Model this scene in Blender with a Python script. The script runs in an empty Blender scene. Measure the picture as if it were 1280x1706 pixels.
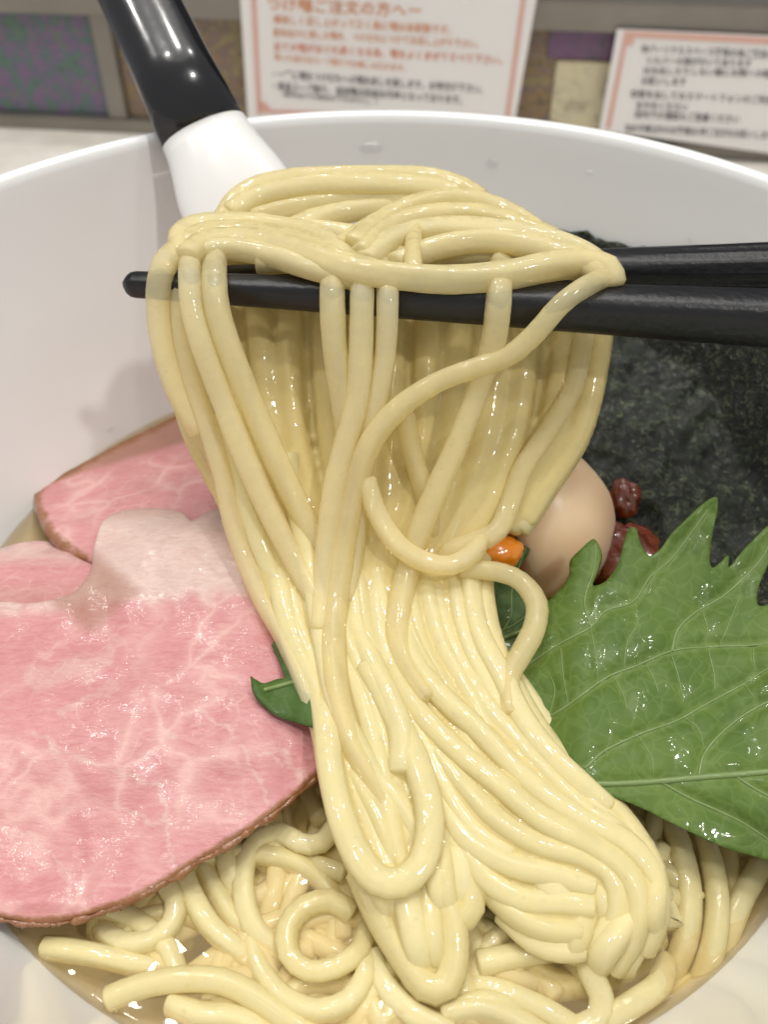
import bpy, bmesh, math, random
from mathutils import Vector, Matrix, noise
from mathutils.geometry import delaunay_2d_cdt
random.seed(7)
scene = bpy.context.scene
R = math.radians

# ------------------------------------------------------------------ camera
PITCH = R(43.4); FPX = 1500.0
SOUP = 0.062                              # height of the broth above the counter
CAM = Vector((0.0, -0.119, SOUP + 0.1394))
FW = Vector((0, math.cos(PITCH), -math.sin(PITCH)))
UP = Vector((0, math.sin(PITCH), math.cos(PITCH)))
RT = Vector((1, 0, 0))
cd = bpy.data.cameras.new('camera'); cam = bpy.data.objects.new('camera', cd)
scene.collection.objects.link(cam); scene.camera = cam
cam.location = CAM; cam.rotation_euler = (math.pi/2 - PITCH, 0, 0)
cd.sensor_fit = 'VERTICAL'; cd.sensor_height = 24.0; cd.lens = 24.0*FPX/1706.0
cd.clip_start = 0.005; cd.clip_end = 20
cd.dof.use_dof = True; cd.dof.focus_distance = 0.150; cd.dof.aperture_fstop = 13.0

# ------------------------------------------------------------------ light
world = bpy.data.worlds.new('World'); scene.world = world; world.use_nodes = True
bg = world.node_tree.nodes['Background']
bg.inputs[0].default_value = (0.975, 0.985, 1.0, 1); bg.inputs[1].default_value = 0.44
def lamp(name, loc, power, size, col=(1, 0.97, 0.915), target=(0, 0, 0.06)):
    l = bpy.data.lights.new(name, 'AREA'); l.shape = 'DISK'; l.size = size; l.energy = power; l.color = col
    o = bpy.data.objects.new(name, l); scene.collection.objects.link(o)
    o.location = loc; d = Vector(target) - Vector(loc)
    o.rotation_euler = d.to_track_quat('-Z', 'Y').to_euler()
lamp('overhead_fill_light', (-0.05, 0.20, 1.75), 4.5, 1.2)  # broad soft fill lamp, added overhead to lift the general light
for lx, ly, lw in ((0.60, -0.60, 4.8), (-0.30, 0.38, 1.8), (0.22, 0.72, 1.7), (-0.62, 0.02, 2.2), (0.05, 0.22, 1.8), (-0.15, 0.95, 1.6), (0.42, 0.28, 1.7), (-0.45, 0.80, 1.5), (-0.22, -0.05, 1.6)):  # the first spot is added at front right to brighten the egg
    lamp('ceiling_and_fill_spot', (lx, ly, 1.35), lw*1.02, 0.075)
vs = scene.view_settings
vs.view_transform = 'Standard'; vs.look = 'None'; vs.exposure = 0.0; vs.gamma = 1.0; vs.use_curve_mapping = False
scene.cycles.max_bounces = 7; scene.cycles.diffuse_bounces = 4; scene.cycles.glossy_bounces = 2; scene.cycles.transparent_max_bounces = 16
scene.cycles.sample_clamp_indirect = 4.0
scene.cycles.caustics_reflective = False; scene.cycles.caustics_refractive = False

# ------------------------------------------------------------------ helpers
COL = scene.collection
def ray(x, y): return FW + RT*((x-640)/FPX) - UP*((y-853)/FPX)
def at(x, y, d): return CAM + ray(x, y)*d
def atz(x, y, z):                          # the point seen there at height z above the broth
    r = ray(x, y); return CAM + r*((z - 0.1394)/r.z)
def interp(tab, v):
    if v <= tab[0][0]: return tab[0][1]
    for (a, p), (b, q) in zip(tab, tab[1:]):
        if v <= b:
            t = (v-a)/(b-a); return p + (q-p)*t
    return tab[-1][1]
def smooth(a, b, x):
    t = max(0.0, min(1.0, (x-a)/(b-a))); return t*t*(3-2*t)
def nz(x, y, z=0.0): return noise.noise(Vector((x, y, z)))
def mesh_obj(name, verts, faces, mat, parent=None, smooth_=True):
    me = bpy.data.meshes.new(name); me.from_pydata([tuple(v) for v in verts], [], faces)
    bm = bmesh.new(); bm.from_mesh(me); bmesh.ops.recalc_face_normals(bm, faces=bm.faces[:]); bm.to_mesh(me); bm.free(); me.update()
    if smooth_: me.polygons.foreach_set('use_smooth', [True]*len(me.polygons))
    if mat: me.materials.append(mat)
    o = bpy.data.objects.new(name, me); COL.objects.link(o)
    if parent: o.parent = parent
    return o
def tag(o, label=None, cat=None, group=None, kind=None):
    if label: o['label'] = label
    if cat: o['category'] = cat
    if group: o['group'] = group
    if kind: o['kind'] = kind
    return o
def empty(name, loc=(0, 0, 0)):
    o = bpy.data.objects.new(name, None); COL.objects.link(o); o.location = loc; o.empty_display_size = 0.01; return o
def put(child, parent):                    # child built in world coordinates
    child.parent = parent; child.matrix_parent_inverse = Matrix.Translation(-Vector(parent.location)); return child
def catmull(pts, step):
    P = [Vector(p) for p in pts]
    P = [P[0]*2-P[1]] + P + [P[-1]*2-P[-2]]
    out = []
    for i in range(1, len(P)-2):
        p0, p1, p2, p3 = P[i-1:i+3]
        n = max(2, int((p2-p1).length/step))
        for k in range(n):
            t = k/n
            out.append(0.5*((2*p1) + (p2-p0)*t + (2*p0-5*p1+4*p2-p3)*t*t + (3*p1-p0-3*p2+p3)*t**3))
    out.append(P[-2]); return out
def sweep(path, rad, n=12, flat=1.0, wob=0.0, seed=0.0, sq=2.0, twist=0.0):
    """tube with rounded ends; rad(t) gives the radius"""
    L = len(path); verts = []; faces = []
    tan = [(path[min(i+1, L-1)] - path[max(i-1, 0)]).normalized() for i in range(L)]
    nrm = tan[0].orthogonal().normalized(); rings = []
    for i in range(L):
        nrm = (nrm - tan[i]*nrm.dot(tan[i])).normalized(); rings.append((path[i], nrm.copy(), tan[i].cross(nrm), rad(i/(L-1))))
    caps = []
    p, a, b, r = rings[0]; caps0 = [(p - tan[0]*r*0.22, a, b, r*0.80)]
    p, a, b, r = rings[-1]; caps1 = [(p + tan[-1]*r*0.22, a, b, r*0.80)]
    rings = caps0 + rings + caps1
    for j, (p, a, b, r) in enumerate(rings):
        for k in range(n):
            th = 2*math.pi*k/n; c_, s_ = math.cos(th), math.sin(th)
            rr = r*(1 + wob*nz(seed + j*0.11, c_*0.8, s_*0.8))/(abs(c_)**sq + abs(s_)**sq)**(1/sq)
            tw = twist*j + seed; ct, st = math.cos(tw), math.sin(tw)
            x_, y_ = c_*rr, s_*rr*flat
            verts.append(p + a*(x_*ct - y_*st) + b*(x_*st + y_*ct))
    M = len(rings)
    for j in range(M-1):
        for k in range(n):
            faces.append((j*n+k, j*n+(k+1) % n, (j+1)*n+(k+1) % n, (j+1)*n+k))
    verts.append(rings[0][0] - tan[0]*rings[0][3]*0.1); verts.append(rings[-1][0] + tan[-1]*rings[-1][3]*0.1)
    for k in range(n):
        faces.append((M*n, (k+1) % n, k)); faces.append((M*n+1, (M-1)*n+k, (M-1)*n+(k+1) % n))
    return verts, faces
def lathe(prof, seg=128, cx=0, cy=0):
    verts = []; faces = []; n = len(prof)
    for i in range(seg):
        a = 2*math.pi*i/seg
        for r, z in prof: verts.append((cx + r*math.cos(a), cy + r*math.sin(a), z))
    for i in range(seg):
        for j in range(n-1):
            a = i*n+j; b = ((i+1) % seg)*n+j; faces.append((a, b, b+1, a+1))
    return verts, faces
def box(cx, cy, cz, sx, sy, sz, bev=0.0):
    bm = bmesh.new(); bmesh.ops.create_cube(bm, size=1.0)
    for v in bm.verts: v.co = Vector((cx + v.co.x*sx, cy + v.co.y*sy, cz + v.co.z*sz))
    if bev: bmesh.ops.bevel(bm, geom=bm.edges[:], offset=bev, segments=2, affect='EDGES')
    bm.verts.index_update()
    v = [x.co.copy() for x in bm.verts]; f = [[q.index for q in p.verts] for p in bm.faces]; bm.free(); return v, f
def inside(p, poly):
    x, y = p; c = False; n = len(poly); j = n-1
    for i in range(n):
        xi, yi = poly[i]; xj, yj = poly[j]
        if (yi > y) != (yj > y) and x < (xj-xi)*(y-yi)/(yj-yi)+xi: c = not c
        j = i
    return c
def seg_dist(p, a, b):
    ax, ay = a; bx, by = b; dx, dy = bx-ax, by-ay
    t = max(0, min(1, ((p[0]-ax)*dx+(p[1]-ay)*dy)/max(1e-9, dx*dx+dy*dy)))
    return math.hypot(p[0]-ax-t*dx, p[1]-ay-t*dy)
def line_dist(p, pl): return min(seg_dist(p, a, b) for a, b in zip(pl, pl[1:]))
def curve2(pts, n=8, closed=False):
    P = [Vector((p[0], p[1], 0)) for p in pts]
    Q = ([P[-1]] + P + [P[0], P[1]]) if closed else ([P[0]*2-P[1]] + P + [P[-1]*2-P[-2]])
    out = []
    for i in range(1, len(Q)-2):
        p0, p1, p2, p3 = Q[i-1:i+3]
        for k in range(n):
            t = k/n; v = 0.5*((2*p1)+(p2-p0)*t+(2*p0-5*p1+4*p2-p3)*t*t+(3*p1-p0-3*p2+p3)*t**3); out.append((v.x, v.y))
    if not closed: out.append((P[-1].x, P[-1].y))
    return out
def slab(name, outline, spacing, surf, thick, mat, attrs=None, parent=None, bulge=0.0):
    """a sheet with real thickness: outline and grid in picture units, surf(x,y)->3D top point"""
    b = [Vector(p) for p in outline]; nb = len(b)
    pts = list(b)
    xs = [p.x for p in b]; ys = [p.y for p in b]
    y = min(ys)+spacing*0.6; row = 0
    while y < max(ys):
        x = min(xs)+spacing*(0.5 if row % 2 else 0.1)
        while x < max(xs):
            q = (x+random.uniform(-.2, .2)*spacing, y+random.uniform(-.2, .2)*spacing)
            if inside(q, outline):
                dm = min((q[0]-p.x)**2+(q[1]-p.y)**2 for p in b)
                if dm > (spacing*0.55)**2: pts.append(Vector(q))
            x += spacing
        y += spacing*0.87; row += 1
    vo, _, fo, _, _, _ = delaunay_2d_cdt(pts, [(i, (i+1) % nb) for i in range(nb)], [], 1, 1e-4)
    top = [surf(v.x, v.y) for v in vo]
    nor = [Vector((0, 0, 0)) for _ in vo]
    F = []
    for f in fo:
        f = list(f); n_ = (top[f[1]]-top[f[0]]).cross(top[f[2]]-top[f[0]])
        if n_.dot(CAM - top[f[0]]) < 0: f.reverse(); n_ = -n_
        F.append(f)
        for i in f: nor[i] += n_
    nor = [n_.normalized() for n_ in nor]
    edge = {}
    for f in F:
        for i in range(3):
            e = (f[i], f[(i+1) % 3]); edge[e] = True
    bnd = [e for e in edge if (e[1], e[0]) not in edge]
    N = len(top)
    verts = top + [p - n_*thick for p, n_ in zip(top, nor)]
    faces = F + [[i+N for i in reversed(f)] for f in F]
    mid = {}
    for a, c in bnd:
        for i in (a, c):
            if i not in mid: mid[i] = len(verts); verts.append(None)
    for a, c in bnd:
        out = (top[c]-top[a]).cross((nor[a]+nor[c])*0.5).normalized()
        for i in (a, c):
            base = top[i]-nor[i]*thick*0.5
            verts[mid[i]] = base + out*thick*bulge if verts[mid[i]] is None else (verts[mid[i]] + base + out*thick*bulge)*0.5
        faces.append((c, a, mid[a], mid[c])); faces.append((mid[c], mid[a], a+N, c+N))
    o = mesh_obj(name, verts, faces, mat, None)
    if attrs:
        for an, fn in attrs.items():
            at_ = o.data.attributes.new(an, 'FLOAT', 'POINT')
            vals = [fn(v.x, v.y) for v in vo]
            vals = vals + vals + [0.0]*(len(verts)-2*N)
            for i, k in mid.items(): vals[k] = vals[i]
            at_.data.foreach_set('value', vals)
    if parent: put(o, parent)
    return o

# ------------------------------------------------------------------ materials
class Mat:
    def __init__(self, name):
        self.m = bpy.data.materials.new(name); self.m.use_nodes = True; self.t = self.m.node_tree
        self.b = self.t.nodes['Principled BSDF']; self.out = self.t.nodes['Material Output']
    def n(self, typ, ins=None, **kw):
        nd = self.t.nodes.new(typ)
        for k, v in kw.items(): setattr(nd, k, v)
        for k, v in (ins or {}).items():
            s = nd.inputs[k]
            if isinstance(v, bpy.types.NodeSocket): self.t.links.new(v, s)
            else: s.default_value = v
        return nd
    def set(self, **kw):
        for k, v in kw.items():
            s = self.b.inputs[k.replace('_', ' ')]
            if isinstance(v, bpy.types.NodeSocket): self.t.links.new(v, s)
            else: s.default_value = v
        return self
    def coord(self, which='Object', scale=1.0, sc=None):
        tc = self.n('ShaderNodeTexCoord')
        mp = self.n('ShaderNodeMapping', {'Vector': tc.outputs[which]})
        mp.inputs['Scale'].default_value = sc or (scale,)*3
        return mp.outputs[0]
    def noise(self, vec, scale, detail=3, rough=0.5, dist=0.0):
        return self.n('ShaderNodeTexNoise', {'Vector': vec, 'Scale': scale, 'Detail': detail, 'Roughness': rough, 'Distortion': dist})
    def ramp(self, fac, stops, interp='LINEAR'):
        r = self.n('ShaderNodeValToRGB', {'Fac': fac}); r.color_ramp.interpolation = interp
        e = r.color_ramp.elements
        while len(e) < len(stops): e.new(0.5)
        for el, (p, c) in zip(e, stops):
            el.position = p; el.color = (c, c, c, 1) if not isinstance(c, tuple) else tuple(c)+(1,)
        return r.outputs[0]
    def mix(self, fac, a, b, mode='MIX'):
        nd = self.n('ShaderNodeMix', data_type='RGBA', blend_type=mode)
        for s, v in ((nd.inputs[0], fac), (nd.inputs[6], a), (nd.inputs[7], b)):
            if isinstance(v, bpy.types.NodeSocket): self.t.links.new(v, s)
            else: s.default_value = v if not isinstance(v, tuple) else tuple(v)+((1,) if len(v) == 3 else ())
        return nd.outputs[2]
    def math(self, op, a, b=0.0):
        nd = self.n('ShaderNodeMath', operation=op)
        for s, v in zip(nd.inputs, (a, b)):
            if isinstance(v, bpy.types.NodeSocket): self.t.links.new(v, s)
            else: s.default_value = v
        return nd.outputs[0]
    def attr(self, name): return self.n('ShaderNodeAttribute', attribute_name=name).outputs['Fac']
    def bump(self, *layers):
        nrm = None
        for h, strength, dist in layers:
            ins = {'Height': h, 'Strength': strength, 'Distance': dist}
            if nrm is not None: ins['Normal'] = nrm
            nrm = self.n('ShaderNodeBump', ins).outputs[0]
        self.t.links.new(nrm, self.b.inputs['Normal']); return self
    def coat_bump(self, h, strength, dist):
        b = self.n('ShaderNodeBump', {'Height': h, 'Strength': strength, 'Distance': dist}).outputs[0]
        self.t.links.new(b, self.b.inputs['Coat Normal']); return self

def m_noodle(name, col, trans, sub, clear):
    M = Mat(name); v = M.coord()
    oi = M.n('ShaderNodeObjectInfo').outputs['Random']
    tint = M.ramp(oi, [(0.0, tuple(c*k for c, k in zip(col, (0.94, 0.92, 0.86)))), (0.5, col), (1.0, tuple(min(0.95, c*k) for c, k in zip(col, (1.03, 1.04, 1.10))))])
    big = M.noise(v, 160, 2).outputs[0]
    c = M.mix(M.ramp(big, [(0.35, 0.0), (0.7, 0.4)]), tint, tuple(min(0.95, k*1.06) for k in col))
    spk = M.ramp(M.noise(v, 620, 2).outputs[0], [(0.68, 0.0), (0.76, 0.22)])
    c = M.mix(spk, c, (0.62, 0.46, 0.20))
    fine = M.noise(v, 1500, 2).outputs[0]; med = M.noise(v, 380, 2, 0.6).outputs[0]
    M.set(Base_Color=c, Roughness=0.42, Subsurface_Weight=sub, Subsurface_Radius=(1.0, 0.75, 0.36), Subsurface_Scale=0.007,
          Coat_Weight=M.ramp(M.noise(v, 420, 2, 0.5).outputs[0], [(0.44, 0.05), (0.56, 1.0)]), Coat_Roughness=0.05, Coat_IOR=1.6, Specular_IOR_Level=0.15)
    M.bump((med, 0.5, 0.0002))
    M.coat_bump(M.math('ADD', M.math('MULTIPLY', fine, 0.06), M.noise(v, 330, 2, 0.5).outputs[0]), 1.0, 0.00016)
    tl = M.n('ShaderNodeBsdfTranslucent', {'Color': c}).outputs[0]
    mx = M.n('ShaderNodeMixShader', {0: trans, 1: M.b.outputs[0], 2: tl}).outputs[0]
    if clear:
        tp = M.n('ShaderNodeBsdfTransparent', {'Color': (1.0, 0.95, 0.80, 1)}).outputs[0]
        mx = M.n('ShaderNodeMixShader', {0: clear, 1: mx, 2: tp}).outputs[0]
    M.t.links.new(mx, M.out.inputs['Surface'])
    return M.m
NOODLE = m_noodle('wheat_noodle', (0.865, 0.77, 0.42), 0.27, 0.0, 0.0)
NOODLE_THIN = m_noodle('stretched_noodle', (0.90, 0.815, 0.50), 0.22, 0.0, 0.42)
NOODLE_TOP = m_noodle('draped_noodle', (0.88, 0.785, 0.45), 0.24, 0.0, 0.22)
FILMM = m_noodle('crease_fill_film', (0.85, 0.715, 0.33), 0.32, 0.0, 0.0)

M = Mat('white_glaze'); v = M.coord()
M.set(Base_Color=(0.88, 0.885, 0.875, 1), Roughness=0.22, Coat_Weight=0.6, Coat_Roughness=0.05)
M.bump((M.noise(v, 30, 2).outputs[0], 0.05, 0.002)); GLAZE = M.m

M = Mat('clear_broth'); v = M.coord()
bn = M.n('ShaderNodeBump', {'Height': M.noise(v, 70, 2).outputs[0], 'Strength': 0.35, 'Distance': 0.004}).outputs[0]
fr = M.n('ShaderNodeFresnel', {'IOR': 1.36, 'Normal': bn}).outputs[0]
gl = M.n('ShaderNodeBsdfGlossy', {'Color': (1, 1, 1, 1), 'Roughness': 0.03, 'Normal': bn}).outputs[0]
tr = M.n('ShaderNodeBsdfTransparent', {'Color': (1, 1, 1, 1)}).outputs[0]
df = M.n('ShaderNodeBsdfDiffuse', {'Color': (0.86, 0.62, 0.24, 1)}).outputs[0]      # the broth is faintly cloudy
cl_ = M.n('ShaderNodeMixShader', {0: 0.20, 1: tr, 2: df}).outputs[0]
outer = M.math('MULTIPLY', fr, M.math('SUBTRACT', 1.0, M.n('ShaderNodeNewGeometry').outputs['Backfacing']))   # only the air side mirrors
mx = M.n('ShaderNodeMixShader', {0: outer, 1: cl_, 2: gl}).outputs[0]
M.t.links.new(mx, M.out.inputs['Surface'])
va = M.n('ShaderNodeVolumeAbsorption', {'Color': (0.98, 0.76, 0.22, 1), 'Density': 42.0}).outputs[0]
M.t.links.new(va, M.out.inputs['Volume']); BROTH = M.m

M = Mat('water_drop')
fr = M.n('ShaderNodeFresnel', {'IOR': 1.33}).outputs[0]
gl = M.n('ShaderNodeBsdfGlossy', {'Color': (1, 1, 1, 1), 'Roughness': 0.04}).outputs[0]; tr = M.n('ShaderNodeBsdfTransparent', {'Color': (0.97, 0.975, 0.98, 1)}).outputs[0]
M.t.links.new(M.n('ShaderNodeMixShader', {0: 0.07, 1: tr, 2: gl}).outputs[0], M.out.inputs['Surface']); DROP = M.m
M = Mat('black_lacquer'); v = M.coord()
M.set(Base_Color=(0.008, 0.008, 0.010, 1), Roughness=0.22, Coat_Weight=0.6, Coat_Roughness=0.08, Specular_IOR_Level=0.4)
M.bump((M.noise(v, 90, 3).outputs[0], 0.12, 0.002)); LACQ = M.m
M = Mat('black_chopstick_resin'); v = M.coord()
M.set(Base_Color=(0.010, 0.010, 0.012, 1), Roughness=0.38, Specular_IOR_Level=0.45)
M.bump((M.noise(v, 700, 3).outputs[0], 0.25, 0.0006)); STICK = M.m
M = Mat('white_melamine'); M.set(Base_Color=(0.80, 0.79, 0.77, 1), Roughness=0.28, Coat_Weight=0.3, Coat_Roughness=0.1); MELA = M.m

def m_meat(name, pinkA, pinkB, veins=1.0):
    M = Mat(name); v = M.coord()
    warp = M.noise(v, 55, 3).outputs['Color']
    vw = M.mix(0.022, v, warp, 'ADD')
    fib = M.noise(M.coord(sc=(420, 1300, 800)), 1.0, 4, 0.65, 0.6).outputs[0]
    blot = M.noise(v, 70, 4, 0.6).outputs[0]
    base = M.mix(M.ramp(blot, [(0.2, 0.0), (0.8, 1.0)]), pinkA, pinkB)
    base = M.mix(M.ramp(fib, [(0.35, 0.0), (0.75, 0.55)]), base, (0.66, 0.36, 0.36))
    vor = M.n('ShaderNodeTexVoronoi', {'Vector': vw, 'Scale': 62.0}, feature='DISTANCE_TO_EDGE').outputs['Distance']
    vor2 = M.n('ShaderNodeTexVoronoi', {'Vector': vw, 'Scale': 150.0}, feature='DISTANCE_TO_EDGE').outputs['Distance']
    gate = M.ramp(M.noise(v, 48, 2).outputs[0], [(0.44, 0.0), (0.62, 1.0)])
    ln = M.math('MULTIPLY', M.ramp(vor, [(0.0, 0.60), (0.05, 0.22), (0.14, 0.0)]), gate)
    ln2 = M.math('MULTIPLY', M.ramp(vor2, [(0.0, 0.28), (0.07, 0.0)]), M.ramp(M.noise(v, 95, 2).outputs[0], [(0.46, 0.0), (0.62, 1.0)]))
    lines = M.math('MULTIPLY', M.math('MAXIMUM', ln, ln2), veins)
    col = M.mix(lines, base, (0.74, 0.50, 0.45))
    fatn = M.math('ADD', M.attr('fat'), M.math('MULTIPLY', M.math('SUBTRACT', blot, 0.5), 0.45))
    col = M.mix(M.ramp(fatn, [(0.15, 0.0), (0.95, 0.85)]), col, M.mix(M.ramp(fib, [(0.3, 0.0), (0.8, 1.0)]), (0.58, 0.42, 0.37), (0.72, 0.60, 0.54)))
    grey = M.ramp(M.math('ADD', M.attr('cooked'), M.math('MULTIPLY', M.math('SUBTRACT', blot, 0.5), 0.5)), [(0.2, 0.0), (0.9, 0.9)])
    col = M.mix(grey, col, (0.33, 0.16, 0.11))
    cr = M.math('ADD', M.attr('crust'), M.math('MULTIPLY', M.math('SUBTRACT', M.noise(v, 260, 3, 0.7).outputs[0], 0.5), 0.9))
    col = M.mix(M.ramp(cr, [(0.38, 0.0), (0.80, 0.95)]), col, M.mix(fib, (0.16, 0.055, 0.016), (0.34, 0.15, 0.05)))
    M.set(Base_Color=col, Roughness=0.45,
          Coat_Weight=M.ramp(M.noise(v, 170, 3, 0.6).outputs[0], [(0.47, 0.05), (0.64, 0.85)]), Coat_Roughness=0.075, Coat_IOR=1.36)
    med = M.noise(v, 330, 4, 0.65).outputs[0]; fine = M.noise(v, 1300, 2).outputs[0]
    M.bump((fib, 0.6, 0.0003), (med, 0.6, 0.0003))
    M.coat_bump(M.math('ADD', med, M.math('MULTIPLY', fine, 0.3)), 1.0, 0.00016)
    return M.m
MEAT = m_meat('pink_pork', (0.47, 0.165, 0.17), (0.57, 0.24, 0.245))

M = Mat('egg_white'); v = M.coord()
M.set(Base_Color=M.mix(M.ramp(M.noise(v, 60, 3).outputs[0], [(0.35, 0.0), (0.7, 1.0)]), (0.98, 0.64, 0.40), (0.98, 0.70, 0.47)), Roughness=0.40, Subsurface_Weight=1.0, Subsurface_Radius=(1, 0.7, 0.5), Subsurface_Scale=0.006, Coat_Weight=0.25, Coat_Roughness=0.25)
M.bump((M.noise(v, 90, 2).outputs[0], 0.15, 0.001)); EGGW = M.m
M = Mat('egg_yolk'); M.set(Base_Color=(0.85, 0.28, 0.012, 1), Roughness=0.2, Subsurface_Weight=0.5, Subsurface_Radius=(1, 0.4, 0.1), Subsurface_Scale=0.002, Coat_Weight=1.0, Coat_Roughness=0.05); YOLK = M.m
M = Mat('dark_red_jelly'); v = M.coord()
M.set(Base_Color=M.mix(M.noise(v, 220, 3).outputs[0], (0.08, 0.012, 0.006), (0.26, 0.050, 0.012)), Roughness=0.18, Subsurface_Weight=0.5, Subsurface_Radius=(1, 0.25, 0.1), Subsurface_Scale=0.002,
      Coat_Weight=1.0, Coat_Roughness=0.04)
M.bump((M.noise(v, 400, 2).outputs[0], 0.4, 0.001)); JELLY = M.m

def m_leaf(name, a, b, veincol):
    M = Mat(name); v = M.coord()
    blot = M.noise(v, 110, 4, 0.6).outputs[0]
    col = M.mix(M.ramp(blot, [(0.3, 0.0), (0.7, 1.0)]), a, b)
    vd = M.attr('vein')
    net = M.n('ShaderNodeTexVoronoi', {'Vector': M.mix(0.006, v, M.noise(v, 160, 2).outputs['Color'], 'ADD'), 'Scale': 330.0}, feature='DISTANCE_TO_EDGE').outputs['Distance']
    nl = M.ramp(net, [(0.0, 1.0), (0.10, 0.0)])
    col = M.mix(M.math('MULTIPLY', nl, 0.12), col, veincol)
    col = M.mix(M.math('MULTIPLY', vd, 0.25), col, veincol)
    fine = M.noise(v, 1500, 3).outputs[0]
    M.set(Base_Color=col, Roughness=0.55, Specular_IOR_Level=0.3,
          Coat_Weight=M.ramp(M.noise(v, 180, 2).outputs[0], [(0.55, 0.0), (0.66, 0.6)]), Coat_Roughness=0.08)
    M.bump((M.ramp(net, [(0.0, 0.0), (0.25, 1.0)]), 0.5, 0.00010), (fine, 0.5, 0.00006))
    wet = M.n('ShaderNodeTexVoronoi', {'Vector': v, 'Scale': 520.0}).outputs['Distance']
    M.coat_bump(M.math('ADD', M.ramp(wet, [(0.0, 1.0), (0.45, 0.0)]), M.noise(v, 400, 2).outputs[0]), 0.8, 0.00009)
    return M.m
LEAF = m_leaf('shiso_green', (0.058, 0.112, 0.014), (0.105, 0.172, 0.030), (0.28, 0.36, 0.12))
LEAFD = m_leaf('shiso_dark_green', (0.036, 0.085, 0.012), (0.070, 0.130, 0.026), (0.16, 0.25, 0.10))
M = Mat('leaf_vein'); M.set(Base_Color=(0.17, 0.25, 0.08, 1), Roughness=0.5, Coat_Weight=0.25, Coat_Roughness=0.15, Subsurface_Weight=0.2, Subsurface_Scale=0.001); VEIN = M.m

M = Mat('nori'); v = M.coord()
n1 = M.noise(v, 480, 5, 0.72, 1.2).outputs[0]; n2 = M.noise(v, 900, 4, 0.7).outputs[0]; n3 = M.noise(v, 120, 3).outputs[0]
c = M.mix(M.ramp(n1, [(0.52, 0.0), (0.66, 1.0)]), (0.004, 0.007, 0.003), (0.125, 0.155, 0.075))
c = M.mix(M.ramp(n3, [(0.5, 0.0), (0.75, 0.5)]), c, (0.03, 0.045, 0.02))
M.set(Base_Color=c, Roughness=0.5, Specular_IOR_Level=0.3, Coat_Weight=0.6, Coat_Roughness=0.07)
M.bump((n1, 1.0, 0.0012), (n2, 0.8, 0.0004)); M.coat_bump(n1, 1.0, 0.0006); NORI = M.m

M = Mat('pale_stone_counter'); v = M.coord()
M.set(Base_Color=M.mix(M.ramp(M.noise(v, 38, 4, 0.6).outputs[0], [(0.35, 0.0), (0.65, 1.0)]), (0.68, 0.63, 0.55), (0.80, 0.76, 0.69)), Roughness=0.35, Coat_Weight=0.2)
M.bump((M.noise(v, 120, 3).outputs[0], 0.35, 0.003)); COUNTER = M.m
M = Mat('brushed_metal'); v = M.coord()
M.set(Base_Color=M.mix(M.noise(v, 25, 3).outputs[0], (0.20, 0.18, 0.155), (0.32, 0.295, 0.26)), Roughness=0.38, Metallic=0.6); METAL = M.m
def m_panel(name, stops, sc):
    M = Mat(name); v = M.coord(sc=sc)
    n = M.noise(v, 1.0, 4, 0.62, 0.7).outputs[0]; f = M.noise(M.coord(), 260, 3, 0.7).outputs[0]
    c = M.ramp(M.math('ADD', M.math('MULTIPLY', n, 0.6), M.math('MULTIPLY', f, 0.4)), stops)
    M.set(Base_Color=c, Roughness=0.22, Coat_Weight=0.3); M.bump((f, 0.4, 0.001)); return M.m
PAN_BLUE = m_panel('iridescent_blue_panel', [(0.36, (0.06, 0.085, 0.115)), (0.44, (0.085, 0.17, 0.105)), (0.49, (0.09, 0.11, 0.16)), (0.54, (0.20, 0.09, 0.21)), (0.59, (0.09, 0.16, 0.12)), (0.68, (0.17, 0.14, 0.06))], (95, 95, 70))
PAN_GOLD = m_panel('iridescent_gold_panel', [(0.36, (0.09, 0.07, 0.05)), (0.45, (0.27, 0.17, 0.06)), (0.51, (0.15, 0.10, 0.11)), (0.57, (0.29, 0.23, 0.07)), (0.66, (0.17, 0.06, 0.17))], (20, 20, 75))
PAN_PURP = m_panel('iridescent_purple_panel', [(0.34, (0.06, 0.05, 0.08)), (0.46, (0.16, 0.07, 0.16)), (0.54, (0.12, 0.07, 0.13)), (0.64, (0.06, 0.06, 0.10)), (0.74, (0.25, 0.10, 0.10))], (30, 30, 60))
PAN_CREAM = m_panel('mottled_cream_card', [(0.36, (0.30, 0.25, 0.17)), (0.48, (0.55, 0.49, 0.34)), (0.58, (0.62, 0.56, 0.36)), (0.70, (0.50, 0.38, 0.30))], (60, 60, 80))
M = Mat('dark_recess'); M.set(Base_Color=(0.022, 0.022, 0.03, 1), Roughness=0.5); DARK = M.m
M = Mat('laminated_paper'); M.set(Base_Color=(0.78, 0.76, 0.75, 1), Roughness=0.45, Coat_Weight=0.15, Coat_Roughness=0.2); PAPER = M.m
def flat(name, c):
    M = Mat(name); M.set(Base_Color=tuple(c)+(1,), Roughness=0.6); return M.m
INK_RED = flat('orange_red_ink', (0.62, 0.20, 0.10)); INK_DARK = flat('grey_black_ink', (0.075, 0.07, 0.08)); INK_PINK = flat('pink_border_ink', (0.68, 0.40, 0.33)); INK_ORG = flat('orange_ink', (0.62, 0.25, 0.10))

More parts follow.
